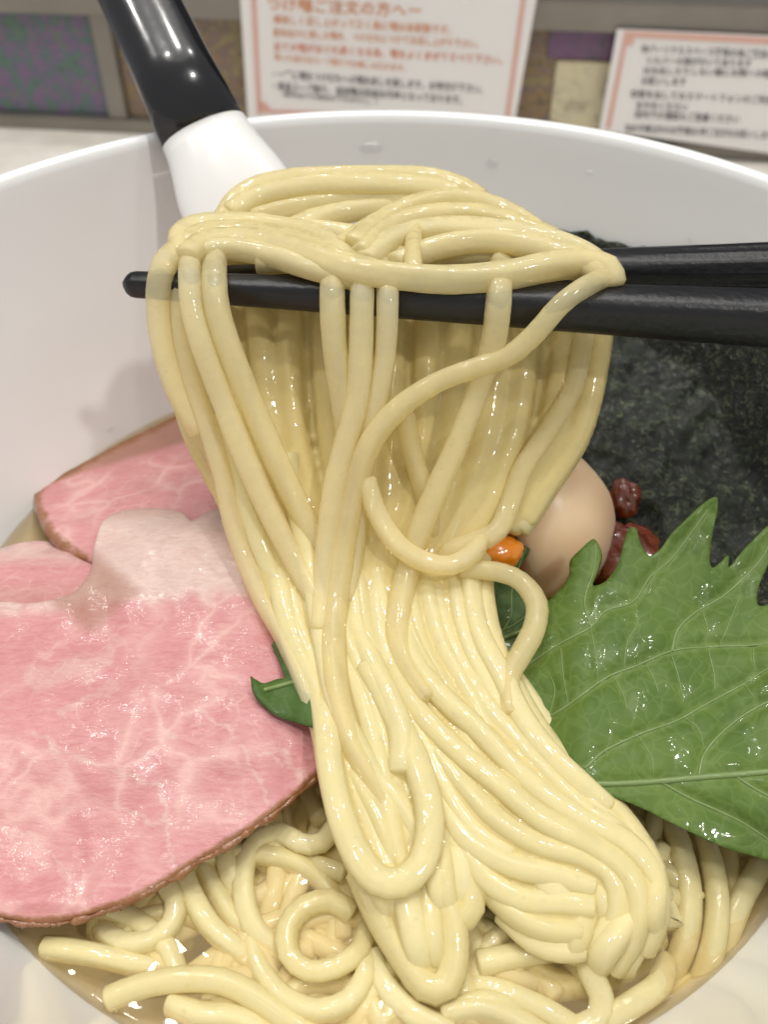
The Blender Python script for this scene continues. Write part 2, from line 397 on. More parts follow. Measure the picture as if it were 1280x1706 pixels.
# ------------------------------------------------------------------ counter and partition behind it
o = mesh_obj('counter', *box(0, 0.25, -0.02, 1.8, 1.5, 0.04, 0.003), COUNTER, smooth_=False); tag(o, kind='structure')
YAW = R(-6.4)
WC = Vector((0, 0.406, 0))                 # foot of the partition, straight ahead
WX = Vector((math.cos(YAW), math.sin(YAW), 0)); WN = Vector((math.sin(YAW), -math.cos(YAW), 0))
def on_wall(x, y, off=0.0):                # the point seen there, off metres in front of the partition plane
    r = ray(x, y); p0 = WC + WN*off
    d = (p0 - CAM).dot(WN)/r.dot(WN); return CAM + r*d
def wall_uv(x, y):
    p = on_wall(x, y) - WC; return p.dot(WX), p.z
part = empty('counter_partition', WC); part.rotation_euler = (0, 0, YAW)
tag(part, 'low metal framed partition with mottled shiny panels behind the bowl', 'partition')
def wbox(name, u0, u1, z0, z1, front, back, mat, bev=0.0006):
    v, f = box((u0+u1)/2, (back-front)/2, (z0+z1)/2, u1-u0, front+back, z1-z0, bev)
    return mesh_obj(name, v, f, mat, part, smooth_=False)
ztop = 0.0635
uL = -0.60; uR = 0.60
ub, _ = wall_uv(186, 120); uc, _ = wall_uv(298, 120); ud, _ = wall_uv(402, 120)
ue, _ = wall_uv(895, 120); uf, _ = wall_uv(1020, 120)
wbox('base_rail', uL, uR, 0.0, 0.0075, 0.006, 0.012, METAL)
wbox('top_rail', uL, uR, ztop-0.001, ztop+0.013, 0.007, 0.014, METAL)
wbox('post', ub-0.0055, ub+0.0055, 0.0075, ztop-0.001, 0.004, 0.012, METAL)
wbox('post', ub-0.19, ub-0.182, 0.0075, ztop-0.001, 0.004, 0.012, METAL)
wbox('post', 0.255, 0.265, 0.0075, ztop-0.001, 0.004, 0.012, METAL)
wbox('panel', ub-0.182, ub-0.0055, 0.0075, ztop-0.001, 0.0, 0.006, PAN_BLUE)
wbox('panel', ub+0.0055, (ud+ue)/2, 0.0075, ztop-0.001, 0.0, 0.006, PAN_GOLD)
wbox('panel', (ud+ue)/2, 0.255, 0.0075, ztop-0.001, -0.0005, 0.006, PAN_GOLD)
u0, z0 = wall_uv(928, 100); u1, z1 = wall_uv(1008, 215)
wbox('panel', wall_uv(915, 60)[0], u1+0.02, z0+0.001, z0+0.020, 0.0012, 0.003, PAN_PURP)
wbox('panel', u0, u1+0.02, 0.009, z0, 0.0018, 0.003, PAN_CREAM)
wbox('panel', uL, ub-0.19, 0.0075, ztop-0.001, 0.0, 0.006, PAN_BLUE); wbox('panel', 0.265, uR, 0.0075, ztop-0.001, 0.0, 0.006, PAN_GOLD)
o = mesh_obj('back_wall', *box(0, 0.80, 0.5, 3.0, 0.03, 1.0, 0.002), DARK, smooth_=False); tag(o, kind='structure')

# printed notices leaning on the partition
def text(root, s, p, q, hpx, mat, off):
    cu = bpy.data.curves.new('tmp', 'FONT'); cu.body = s; cu.size = 1.0; cu.resolution_u = 2; cu.offset = 0.012
    ob = bpy.data.objects.new('tmp', cu); COL.objects.link(ob)
    dg = bpy.context.evaluated_depsgraph_get(); me = bpy.data.meshes.new_from_object(ob.evaluated_get(dg))
    bpy.data.objects.remove(ob)
    xs = [v.co.x for v in me.vertices]; ys = [v.co.y for v in me.vertices]; x0, x1, y0, y1 = min(xs), max(xs), min(ys), max(ys)
    A0 = on_wall(*p, off); A1 = on_wall(*q, off); U = A1-A0; H = on_wall(p[0], p[1]-hpx, off) - A0
    for v in me.vertices: v.co = A0 + U*((v.co.x-x0)/(x1-x0)) + H*((v.co.y-y0)/(y1-y0) - 0.5)
    me.materials.clear(); me.materials.append(mat)
    o = bpy.data.objects.new('printed_line', me); COL.objects.link(o); put(o, root)
def quad(name, c, off, thick, mat, root, n=1, curl=0.0):
    V = []; F = []
    for lay in (off, off-thick):
        for i in range(n+1):
            for j in range(n+1):
                u, w = i/n, j/n
                x = (c[0][0]*(1-u)+c[1][0]*u)*(1-w) + (c[3][0]*(1-u)+c[2][0]*u)*w
                y = (c[0][1]*(1-u)+c[1][1]*u)*(1-w) + (c[3][1]*(1-u)+c[2][1]*u)*w
                V.append(on_wall(x, y, lay + curl*math.sin(3.14*u)))
    q = (n+1)**2
    for i in range(n):
        for j in range(n):
            a = i*(n+1)+j; b = a+n+1; F += [(a, b, b+1, a+1), (a+q+1, b+q+1, b+q, a+q)]
        for (a, b) in ((i*(n+1), (i+1)*(n+1)), ((i+1)*(n+1)+n, i*(n+1)+n), (i+1, i), (n*(n+1)+i, n*(n+1)+i+1)): F.append((b, a, a+q, b+q))
    return put(mesh_obj(name, V, F, mat, smooth_=False), root)
def notice(label, sheet, lines, bars):
    root = empty('paper_notice', on_wall(sheet[3][0], sheet[3][1], 0.0105)); tag(root, label, 'notice', 'paper notices on the partition')
    sh = quad('sheet', sheet, 0.0105, 0.0008, PAPER, root, 6)
    for nm, c in bars: quad(nm, c, 0.0110, 0.0004, INK_PINK, sh)
    for ln in lines: text(sh, *ln, 0.0113)
notice('white laminated notice with orange heading, directly behind the bowl', [(388, -190), (928, -190), (856, 216), (413, 200)], [
    ('つけ麺ご注文の方へー', (445, 6), (702, 18), 24, INK_ORG),
    ('美味しく召し上がって頂く為に麺は自家製です。', (455, 32), (752, 50), 15, INK_ORG),
    ('昆布出汁に浸した麺を、つけだれにつけてお召し上がり下さい。', (455, 54), (798, 74), 14, INK_ORG),
    ('全ての麺がほぐれ易くなる為、麺をよくまぜて食べて下さい。', (455, 77), (838, 101), 15, INK_RED),
    ('残った出汁はスープ割りでお楽しみ頂けます。', (457, 95), (676, 114), 12, INK_ORG),
    ('・一度に麺をつけだれへの麺お戻しを致します。お申付け下さい。', (455, 123), (804, 149), 15, INK_DARK),
    ('・単品スープ割り、追加麺は別途お代金となっております。', (455, 143), (770, 167), 15, INK_DARK),
    ('（昆布出汁の追加はできません。）', (470, 157), (628, 170), 9, INK_DARK)],
    [('border_line', [(411, -150), (419, -150), (436, 190), (428, 190)]), ('border_line', [(889, -150), (897, -150), (849, 200), (841, 200)]),
     ('border_line', [(436, 182), (841, 199), (841, 205), (436, 188)]), ('border_corner', [(431, 170), (443, 171), (452, 183), (433, 182)])])
notice('white laminated notice of grey text with pink border, beside the purple panel', [(1029, 48), (1440, 66), (1420, 274), (999, 217)], [
    ('◎パーソナルスペース確保の為ご来店のお客様', (1070, 81), (1330, 93), 14, INK_DARK),
    ('シルバーの線が引いてあります', (1078, 100), (1253, 106), 13, INK_DARK),
    ('はみ出したりしない様にお隣への配慮を', (1073, 117), (1312, 124), 13, INK_DARK),
    ('お願いします', (1070, 135), (1144, 137), 13, INK_DARK),
    ('◎音を出してのスマートフォンのご利用は', (1052, 156), (1306, 168), 14, INK_DARK),
    ('おやめください', (1061, 175), (1147, 179), 13, INK_DARK),
    ('店内での通話もご遠慮ください', (1058, 190), (1233, 199), 14, INK_DARK),
    ('◎お子様以外のお客様は1杯ご注文をお願いします', (1043, 213), (1290, 226), 14, INK_DARK)],
    [('border_line', [(1041, 52), (1430, 70), (1430, 81), (1040, 61)]), ('border_line', [(1040, 61), (1047, 62), (1018, 214), (1010, 213)]), ('border_corner', [(1047, 61), (1058, 62), (1054, 76), (1045, 75)])])

# ------------------------------------------------------------------ bowl and broth
def wall_r(z):                              # inner radius at height z above the broth
    return interp([(-0.047, 0.0), (-0.0455, 0.022), (-0.040, 0.040), (-0.030, 0.0575), (-0.018, 0.0715), (-0.008, 0.0802), (0, 0.0850), (0.012, 0.0905), (0.030, 0.0972), (0.048, 0.1028), (0.0575, 0.1050)], z)
prof_in = [(0.0002, -0.047), (0.010, -0.0468), (0.022, -0.0455), (0.032, -0.0432), (0.040, -0.040), (0.049, -0.0358), (0.0575, -0.030), (0.065, -0.0242), (0.0715, -0.018), (0.0763, -0.0130), (0.0802, -0.008), (0.0828, -0.004),
           (0.0850, 0), (0.0878, 0.0058), (0.0905, 0.012), (0.0941, 0.021), (0.0972, 0.030), (0.1002, 0.039), (0.1028, 0.048), (0.1043, 0.0542), (0.1050, 0.0575)]
rimc = [(0.1054, 0.0590), (0.1063, 0.0598), (0.1074, 0.0600), (0.1084, 0.0594), (0.1088, 0.0582)]
prof_out = [(0.1084, 0.054), (0.1066, 0.046), (0.1022, 0.030), (0.0962, 0.012), (0.0905, -0.001), (0.0822, -0.0155), (0.0735, -0.0275), (0.062, -0.0385), (0.050, -0.047), (0.0455, -0.0502), (0.0445, -0.060), (0.043, -0.0618), (0.0405, -0.0618), (0.039, -0.060), (0.0385, -0.0525), (0.0002, -0.0525)]
bowl = empty('ramen_bowl', (0, 0, 0)); tag(bowl, 'deep white glazed ceramic ramen bowl holding broth and noodles', 'bowl')
mesh_obj('bowl_body', *lathe([(r, z+SOUP) for r, z in prof_in+rimc+prof_out], 192), GLAZE, bowl)
def droplet(x, y, w, h):
    # find where the view ray meets the bowl's inner wall
    d = 0.12; r = ray(x, y)
    while d < 0.35:
        p = CAM + r*d
        if math.hypot(p.x, p.y) > wall_r(p.z-SOUP): break
        d += 0.0005
    n = Vector((-p.x, -p.y, 0.03)).normalized(); s = d/FPX
    a = n.cross(Vector((0, 0, 1))).normalized(); b = n.cross(a)
    V = [p + n*0.26*min(w, h)*s]; F = []
    for j, (rr, hh) in enumerate(((0.5, 0.22), (0.85, 0.10), (1.0, -0.02))):
        for k in range(14):
            t = 2*math.pi*k/14; wob = 1+0.18*nz(x*0.3+math.cos(t), y*0.3+math.sin(t))
            V.append(p + a*math.cos(t)*rr*wob*w*0.5*s + b*math.sin(t)*rr*wob*h*0.5*s + n*hh*min(w, h)*s)
    for k in range(14):
        F.append((0, 1+k, 1+(k+1) % 14))
        for j in range(2): F.append((1+j*14+k, 1+(j+1)*14+k, 1+(j+1)*14+(k+1) % 14, 1+j*14+(k+1) % 14))
    mesh_obj('water_droplet', V, F, DROP, bowl)
for d in ((820, 272, 24, 20), (618, 247, 48, 20), (983, 287, 12, 10), (1060, 345, 9, 8), (1150, 400, 9, 9), (1120, 352, 10, 7), (182, 345, 8, 7), (183, 716, 16, 9), (925, 330, 8, 7)): droplet(*d)

# broth: a closed body that fills the bowl up to its level, with a small meniscus on the wall
bp = [(0.0002, 0.0)] + [(0.02*k, 0.0) for k in range(1, 5)] + [(0.0835, 0.0001), (0.0852, 0.0003)]
bp = bp + [(r-0.0003 if r > 0.001 else r, z+0.0003) for r, z in reversed(prof_in[:12])]
broth = mesh_obj('broth', *lathe([(r, z+SOUP) for r, z in bp], 160), BROTH); tag(broth, 'clear golden broth filling the white bowl', 'broth')

# ------------------------------------------------------------------ noodles
NR = 0.00212
FILM = []
D_FRONT = [(280, .1790), (330, .1745), (380, .1680), (420, .1605), (450, .1565), (480, .1560), (540, .1568), (620, .1585), (750, .1610), (850, .1630), (960, .1635), (1060, .1570), (1150, .1500), (1250, .1432), (1350, .1376), (1450, .1330), (1550, .1292), (1650, .1262), (1720, .1240)]
D_REAR = [(400, .1760), (480, .1745), (600, .1740), (750, .1725), (850, .1710), (950, .1690), (1060, .1630), (1150, .1560), (1250, .1488), (1400, .1405)]
def strand(pts, label, group, r=NR, base=None, name='noodle', seedv=None, pinch=None):
    P = []
    for p in pts:
        off = p[2] if len(p) > 2 else 0.0
        if base == 'z': P.append(atz(p[0], p[1], off*0.001 - 0.0009))
        elif base == 'rear': P.append(at(p[0], p[1], interp(D_REAR, p[1]) - off*0.001))
        else: P.append(at(p[0], p[1], interp(D_FRONT, p[1]) - off*0.001))
    sd = random.random()*100 if seedv is None else seedv
    path = catmull(P, 0.0016)
    def rad(t): return r*(1 + 0.055*nz(sd, t*len(path)*0.12) + 0.03*nz(sd+9, t*len(path)*0.4))
    v, f = sweep(path, rad, 14, random.uniform(0.86, 0.98), 0.10, sd, 3.3, random.uniform(-.05, .05))
    if group in (G_HEAP, G_REAR): FILM.append((path, r*(1.22 if base == 'rear' else 0.90)))
    o = mesh_obj(name, v, f, NOODLE_TOP if group == G_TOP else NOODLE_THIN if group == G_HANG else NOODLE); return tag(o, label, 'noodle', group)

G_TOP = 'noodles draped over the chopsticks'; G_HANG = 'noodles hanging from the chopsticks'; G_REAR = 'shaded noodles hanging behind'
G_HEAP = 'lifted noodles trailing down to the broth'; G_BED = 'noodles lying in the broth'
T = lambda *p: list(p)
# over the chopsticks
L_TOP = 'pale noodle arching over the chopsticks in the topmost bunch'
for pts in [
    T((372, 372, -2), (398, 332, -1), (450, 308, 0), (530, 298, 0), (620, 296, 0), (700, 298, 0), (760, 312, 1), (800, 335, 1)),
    T((400, 385, -5), (430, 348, -4), (500, 326, -3), (590, 322, -2), (680, 322, -2), (740, 330, -2), (800, 355, -2)),
    T((470, 395, -6), (540, 362, -4), (620, 348, -4), (700, 352, -5), (780, 372, -6)),
    T((590, 412, 0), (635, 372, 0), (690, 345, 1), (760, 335, 1), (820, 346, 1), (872, 372, 1), (910, 405, 0)),
    T((560, 420, -3), (600, 392, -3), (650, 368, -3), (720, 360, -3), (800, 362, -2), (870, 388, -1), (930, 415, -2)),
    T((610, 436, -1), (648, 404, 0), (706, 386, 0), (780, 384, 1), (860, 393, 1), (930, 408, 1), (985, 432, 1), (1012, 466, 0)),
    T((430, 435, -4), (500, 432, -4), (570, 425, -4), (640, 425, -5), (700, 432, -5)),
    T((700, 428, -6), (770, 425, -6), (850, 428, -6), (930, 436, -5), (985, 448, -4)),
    T((380, 400, -3), (450, 385, -3), (520, 384, -4), (590, 395, -5)),
    T((640, 400, -6), (720, 402, -7), (800, 405, -7), (880, 415, -6)),
    T((385, 358, -1), (430, 330, 0), (510, 313, 0.5), (610, 310, 0.5), (700, 314, 0.5), (770, 328, 0)),
    T((600, 425, 0), (640, 388, 0.5), (700, 364, 1), (780, 358, 1), (850, 372, 1), (920, 400, 0.5)),
    T((660, 440, -1), (730, 412, 0), (810, 402, 0.5), (890, 412, 1), (960, 432, 1), (1004, 458, 0)),
    T((420, 365, -4), (500, 345, -3), (590, 335, -3), (680, 338, -3), (760, 350, -3)),
    T((310, 412, -1), (340, 392, 0), (405, 388, 0.5), (470, 398, 0.8), (530, 415, 1), (580, 440, 1), (640, 458, 1)),
    ]: strand(pts, L_TOP, G_TOP, r=NR*1.08)
strand(T((306, 430, -2), (300, 398, 0), (330, 380, 0), (400, 377, 0), (465, 384, 0), (525, 398, 1), (565, 424, 1), (590, 452, 0)), 'noodle curling over the blunt chopstick tip at the spoon side', G_TOP, r=NR*1.1)
strand(T((312, 428, 0), (345, 405, 0), (410, 402, 0), (475, 414, 0.5), (535, 434, 1), (600, 452, 1.5), (680, 462, 1.5), (760, 466, 1.5), (840, 460, 1.5), (910, 445, 1.5), (970, 438, 1), (1012, 448, 0.5), (1022, 474, 0)), 'long noodle lying lengthwise along the front chopstick', G_TOP, r=NR*1.12)
strand(T((330, 420, -1), (380, 412, -1), (450, 424, -1), (520, 446, -0.5), (590, 462, 0)), 'noodle tucked under the long one along the front chopstick', G_TOP)
strand(T((692, 384, 1.2), (690, 405, 2.0), (688, 430, 2.2), (690, 455, 1.6)), 'short pale noodle nub crossing the topmost bunch', G_TOP, r=NR*0.75)

# front fall
LH = ['outer translucent noodle of the clinging pair falling beside the blunt chopstick tip', 'inner translucent noodle of the clinging pair falling beside the blunt chopstick tip',
      'noodle of the hanging trio nearest the clinging pair', 'middle noodle of the trio hanging over the front chopstick', 'noodle of the hanging trio farthest from the clinging pair',
      'single noodle falling over the front chopstick and crossed by the diagonal noodle']
for pts in [
    T((328, 412, -5), (318, 436, -3), (317, 472, -0.4), (320, 515, 0.4), (338, 580, 1), (372, 670, 0), (412, 770, 0), (452, 860, 0), (495, 940, 0), (535, 1005, 0), (560, 1060, -1)),
    T((365, 412, -5), (358, 436, -3), (357, 474, -0.4), (362, 517, 0.3), (382, 580, 0.5), (414, 660, -0.5), (455, 755, -1), (502, 855, -1.5), (545, 935, -2), (570, 990, -3)),
    T((555, 436, -5), (554, 462, -1.4), (553, 502, 0.8), (556, 570, 1), (566, 640, 0), (575, 700, -1), (580, 780, -2.5), (560, 860, -3)),
    T((605, 440, -5), (604, 466, -1.2), (603, 506, 1.1), (601, 590, 1.2), (594, 670, 1), (574, 745, 1), (556, 820, 1), (545, 900, 1), (540, 980, 1), (535, 1050, 0.5)),
    T((644, 440, -5), (645, 468, -1.0), (646, 508, 1.5), (642, 590, 0.8), (628, 670, 0), (610, 750, -1), (600, 840, -1), (590, 920, -1), (575, 1000, -1)),
    T((835, 440, -5), (834, 466, 0.6), (832, 505, 3.4), (827, 552, 2.6), (818, 590, 1.0), (800, 640, 0), (768, 725, 0), (733, 805, 0), (702, 880, 0), (682, 950, 0), (664, 1030, 0), (672, 1100, 0), (712, 1165, 0.5)),
    ]: strand(pts, LH.pop(0), G_HANG, r=NR*0.98)
strand(T((1010, 462, 0), (975, 478, 3.4), (935, 508, 4.2), (893, 556, 3.4), (850, 592, 2.2), (795, 612, 2), (735, 634, 2), (680, 668, 2), (638, 708, 2), (610, 755, 2), (590, 825, 1.5), (574, 905, 1.5), (562, 990, 1.5), (556, 1070, 1.5), (562, 1150, 1.0), (586, 1235, 0.5), (628, 1310, -0.5), (668, 1375, -2.5), (690, 1420, -5)),
       'noodle sweeping diagonally across the front of the hanging bunch', G_HANG, r=NR*0.94)
strand(T((300, 415, -2), (276, 438, -1.5), (266, 470, -4), (264, 520, -5), (275, 590, -5), (298, 655, -5), (333, 716, -5)), 'cut noodle end hanging beside the blunt chopstick tips, above the pork', G_HANG)
strand(T((300, 470, -6), (300, 540, -6), (318, 620, -5), (345, 705, -4), (372, 790, -3.5), (388, 865, -3.2), (410, 930, -3), (440, 1000, -3), (475, 1060, -2), (510, 1140, -2), (536, 1215, -2), (550, 1290, -1.5), (570, 1370, -1.5), (605, 1450, -2), (640, 1530, -3)), 'long outermost noodle on the pork side of the hanging bunch', G_HANG, r=NR*0.94)
strand(T((610, 800, 1.5), (630, 858, 2), (664, 908, 2.5), (708, 936, 3), (752, 942, 3), (788, 922, 2), (800, 900, 0)), 'thin noodle looping in a low swag in front of the hanging bunch', G_HANG, r=NR*0.82)
strand(T((975, 560, -12), (958, 640, -10), (915, 715, -8), (872, 780, -6), (850, 840, -4), (828, 885, -2), (785, 905, 0), (752, 918, 0), (745, 935, -1)), 'noodle passing in front of the egg and hooking back inwards', G_HANG, r=NR*0.9)
strand(T((770, 948, 0.5), (825, 952, 1), (868, 968, 1), (895, 1005, 1), (890, 1050, 1), (868, 1092, 0.5), (848, 1130, 0), (850, 1190, 0)), 'noodle curling in a hook over the leaf beside the egg', G_HANG, r=NR*0.86)
strand(T((675, 690, -3), (690, 760, -3), (710, 830, -3), (720, 890, -4)), 'short noodle seen behind the low swag', G_HANG, r=NR*0.85)

# shaded curtain behind
L_R = 'shaded tan noodle in the close curtain behind the hanging bunch'
nR = 26
for k in range(nR):
    u = k/(nR-1)
    xt = 285 + 715*u; xb = 435 + 395*u
    xm = xt*0.42 + xb*0.58 + (-22 if u < .3 else (38*smooth(.45, 1, u)))
    j = 0.9 if k % 2 else -0.9
    e = random.uniform(-5, 5)
    pts = T((xt, 440, 0), (xt, 500, j), (xt*0.86+xm*0.14+e, 590, j*1.6), (xt*0.35+xm*0.65+e, 720, j*2), (xm*0.62+xb*0.38, 830, j*2.4), (xb, 950, j*2.4), (xb+30, 1060, j*2.4))
    if u > .86: pts = pts[:4] + [(xm*0.62+xb*0.38+8, 815, 0), (xb+34, 880, 0)]
    strand(pts, L_R, G_REAR, r=NR*1.12, base='rear')

# the lifted bunch trailing onto the broth
L_A = 'glossy noodle trailing down the spread bunch beside the pork'
L_B = 'glossy noodle sweeping round towards the leaf side of the bunch'
A_l = [(425, 930), (462, 1040), (520, 1160), (552, 1280), (585, 1400), (625, 1500), (668, 1590)]
A_r = [(640, 930), (650, 1040), (690, 1160), (735, 1280), (765, 1400), (775, 1490), (755, 1570)]
B_l = [(610, 930), (640, 1050), (700, 1170), (760, 1270), (815, 1370), (880, 1440), (930, 1500), (925, 1560)]
B_r = [(800, 950), (822, 1050), (880, 1160), (955, 1270), (1040, 1360), (1090, 1450), (1092, 1530), (1045, 1600)]
def flow(l, r_, u, off, jit):
    out = []
    ph = random.uniform(0, 9)
    for i, (a, b) in enumerate(zip(l, r_)):
        uu = u + jit*math.sin(ph + i*1.3)
        out.append((a[0]+(b[0]-a[0])*uu, a[1]+(b[1]-a[1])*uu, off(i, u) + 0.5*math.sin(ph*2+i)))
    out[0] = (out[0][0], out[0][1]-70, out[0][2]-9)                 # comes out of the bunch from behind
    cut = random.choice((0, 0, 1)); out = out[:len(out)-cut]
    x, y, o_ = out[-1]; px_, py_ = out[-2][:2]
    out.append((x+(x-px_)*0.5+random.uniform(-25, 25), y+(y-py_)*0.5+random.uniform(-10, 25), o_-8))   # and sinks under the others
    return out
for lay, n_ in ((-1.7, 8), (-4.2, 8), (-7.2, 6)):
    for k in range(n_):
        u = (k+0.5)/n_
        strand(flow(A_l, A_r, u, lambda i, u: lay, 0.04), L_A, G_HEAP, r=NR*0.97)
        strand(flow(B_l, B_r, u, lambda i, u: lay, 0.04), L_B, G_HEAP, r=NR*0.97)
for pts in [  # pork side, uppermost
    T((372, 690, -6), (395, 790, -5), (430, 895, -3.5), (462, 975, -2.5), (492, 1050, -2), (530, 1125, -2), (560, 1200, -1), (600, 1265, -1), (650, 1320, -1), (690, 1375, -1.5), (715, 1430, -2)),
    T((478, 760, -6), (495, 850, -3.5), (518, 945, -0.5), (532, 1040, 0), (545, 1110, 0), (558, 1170, 0), (590, 1240, 0), (625, 1300, -0.5), (650, 1360, -2), (668, 1410, -5)),
    T((560, 930, -5), (580, 1000, -3), (595, 1050, -1.5), (620, 1110, 0), (650, 1170, 0.5), (670, 1225, 0.5), (668, 1285, 0)),
    T((632, 900, -6), (638, 1000, -3.5), (655, 1090, -2), (685, 1160, -1.5), (712, 1230, -1), (745, 1310, -1), (790, 1380, -1), (850, 1420, -1)),
    T((590, 1290, -1.5), (620, 1340, -1), (648, 1400, -1), (660, 1440, -1.5)),
    T((560, 1290, -2), (585, 1350, -2), (612, 1400, -2), (640, 1430, -2.5)),
    T((630, 1290, -2), (665, 1340, -2), (690, 1400, -2), (700, 1450, -3)),
    T((720, 1330, -2), (755, 1400, -2), (780, 1460, -2), (785, 1510, -2), (760, 1535, -3)),
    ]: strand(pts, L_A, G_HEAP, r=NR*0.95)
strand(T((505, 1080, -5), (528, 1140, -2.5), (543, 1200, -0.5), (550, 1270, 0.5), (566, 1350, 1), (592, 1420, 1), (628, 1466, 1.2), (668, 1470, 1.2), (702, 1440, 1.2), (716, 1390, 1), (714, 1340, 1), (700, 1290, 0.5), (682, 1245, 0), (650, 1180, 0), (612, 1110, 0)),
       'noodle ending in a wide U shaped loop on the front of the bunch', G_HEAP, r=NR*1.02)
strand(T((600, 1450, -4), (636, 1530, -3), (672, 1590, -2.5), (708, 1640, -2), (742, 1640, -2), (757, 1590, -2), (752, 1530, -2), (738, 1480, -2.5), (722, 1440, -3)),
       'noodle ending in a narrow U shaped loop dipping into the broth', G_HEAP, r=NR*1.0)
for pts in [  # leaf side, uppermost
    T((782, 940, -2), (788, 1010, -1), (805, 1070, 0), (838, 1130, 0), (868, 1190, 0), (910, 1250, 0), (965, 1305, 0), (1010, 1345, -1)),
    T((715, 890, -6), (692, 975, -3.5), (682, 1040, -2), (692, 1105, 0), (740, 1165, 0.5), (800, 1220, 0.5), (850, 1275, 0), (905, 1325, 0), (975, 1372, 0), (1040, 1405, 0), (1085, 1460, -1), (1092, 1520, -2), (1068, 1580, -4)),
    T((660, 880, -7), (645, 980, -4), (642, 1060, -2), (660, 1130, -1), (705, 1195, 0), (765, 1255, 0), (835, 1310, 0.5), (900, 1365, 0.5), (975, 1405, 0.5), (1035, 1445, 0), (1062, 1500, -0.5), (1052, 1560, -2), (1020, 1610, -4)),
    T((720, 1250, -1.5), (770, 1310, -0.5), (830, 1370, 0), (900, 1410, 0), (965, 1425, 0), (1015, 1455, -0.5), (1030, 1505, -1), (1015, 1565, -3)),
    T((730, 1330, -2), (780, 1400, -1), (850, 1440, -0.5), (920, 1455, -0.5), (985, 1475, -1)),
    T((760, 1400, -2), (810, 1465, -1.2), (870, 1500, -1), (935, 1505, -1), (985, 1512, -1)),
    T((800, 1460, -3), (850, 1515, -1.8), (905, 1545, -1.5), (965, 1550, -1.5)),
    T((840, 1520, -4), (890, 1565, -3), (935, 1580, -2.5), (970, 1580, -2.5)),
    T((770, 1290, -2), (820, 1330, -1.5), (890, 1390, -1), (950, 1440, -1.5), (1000, 1490, -2)),
    T((735, 1000, -6), (755, 1080, -3), (790, 1150, -1), (840, 1215, -0.5), (900, 1280, -0.5), (960, 1340, -0.7), (1020, 1385, -0.5), (1070, 1430, -1.5), (1100, 1500, -3)),
    T((690, 890, -8), (705, 980, -5.5), (735, 1060, -3), (770, 1110, -2.5), (815, 1175, -2)),
    T((735, 890, -8), (745, 990, -5), (765, 1060, -3), (800, 1120, -2), (850, 1180, -1.5), (890, 1240, -1.5)),
    T((700, 1190, -2), (750, 1240, -1.5), (810, 1285, -1.5), (860, 1330, -1.5), (930, 1385, -1.5)),
    ]: strand(pts, L_B, G_HEAP, r=NR*0.96)
strand(T((835, 1110, -2), (852, 1160, -1.2), (870, 1200, -1.2), (905, 1240, -1.5), (950, 1285, -2), (1000, 1330, -3)), 'pale noodle lying right along the edge of the big leaf', G_HEAP, r=NR)

# starchy film added between the lifted noodles to lighten their dark creases
V = []; F = []
for path, r in FILM:
    v, f = sweep(path[::2] if len(path) > 6 else path, lambda t: r, 8)
    k0 = len(V); V += v; F += [tuple(i+k0 for i in q) for q in f]
film = mesh_obj('crease_fill_film', V, F, FILMM)
md = film.modifiers.new('merge', 'REMESH'); md.mode = 'VOXEL'; md.voxel_size = 0.0006; md.use_smooth_shade = True
md = film.modifiers.new('soften', 'SMOOTH'); md.factor = 0.5; md.iterations = 5
dg = bpy.context.evaluated_depsgraph_get(); me = bpy.data.meshes.new_from_object(film.evaluated_get(dg)); film.modifiers.clear(); film.data = me
tag(film, 'glossy starchy film added to lighten the creases between the lifted noodles', 'film', kind='stuff')

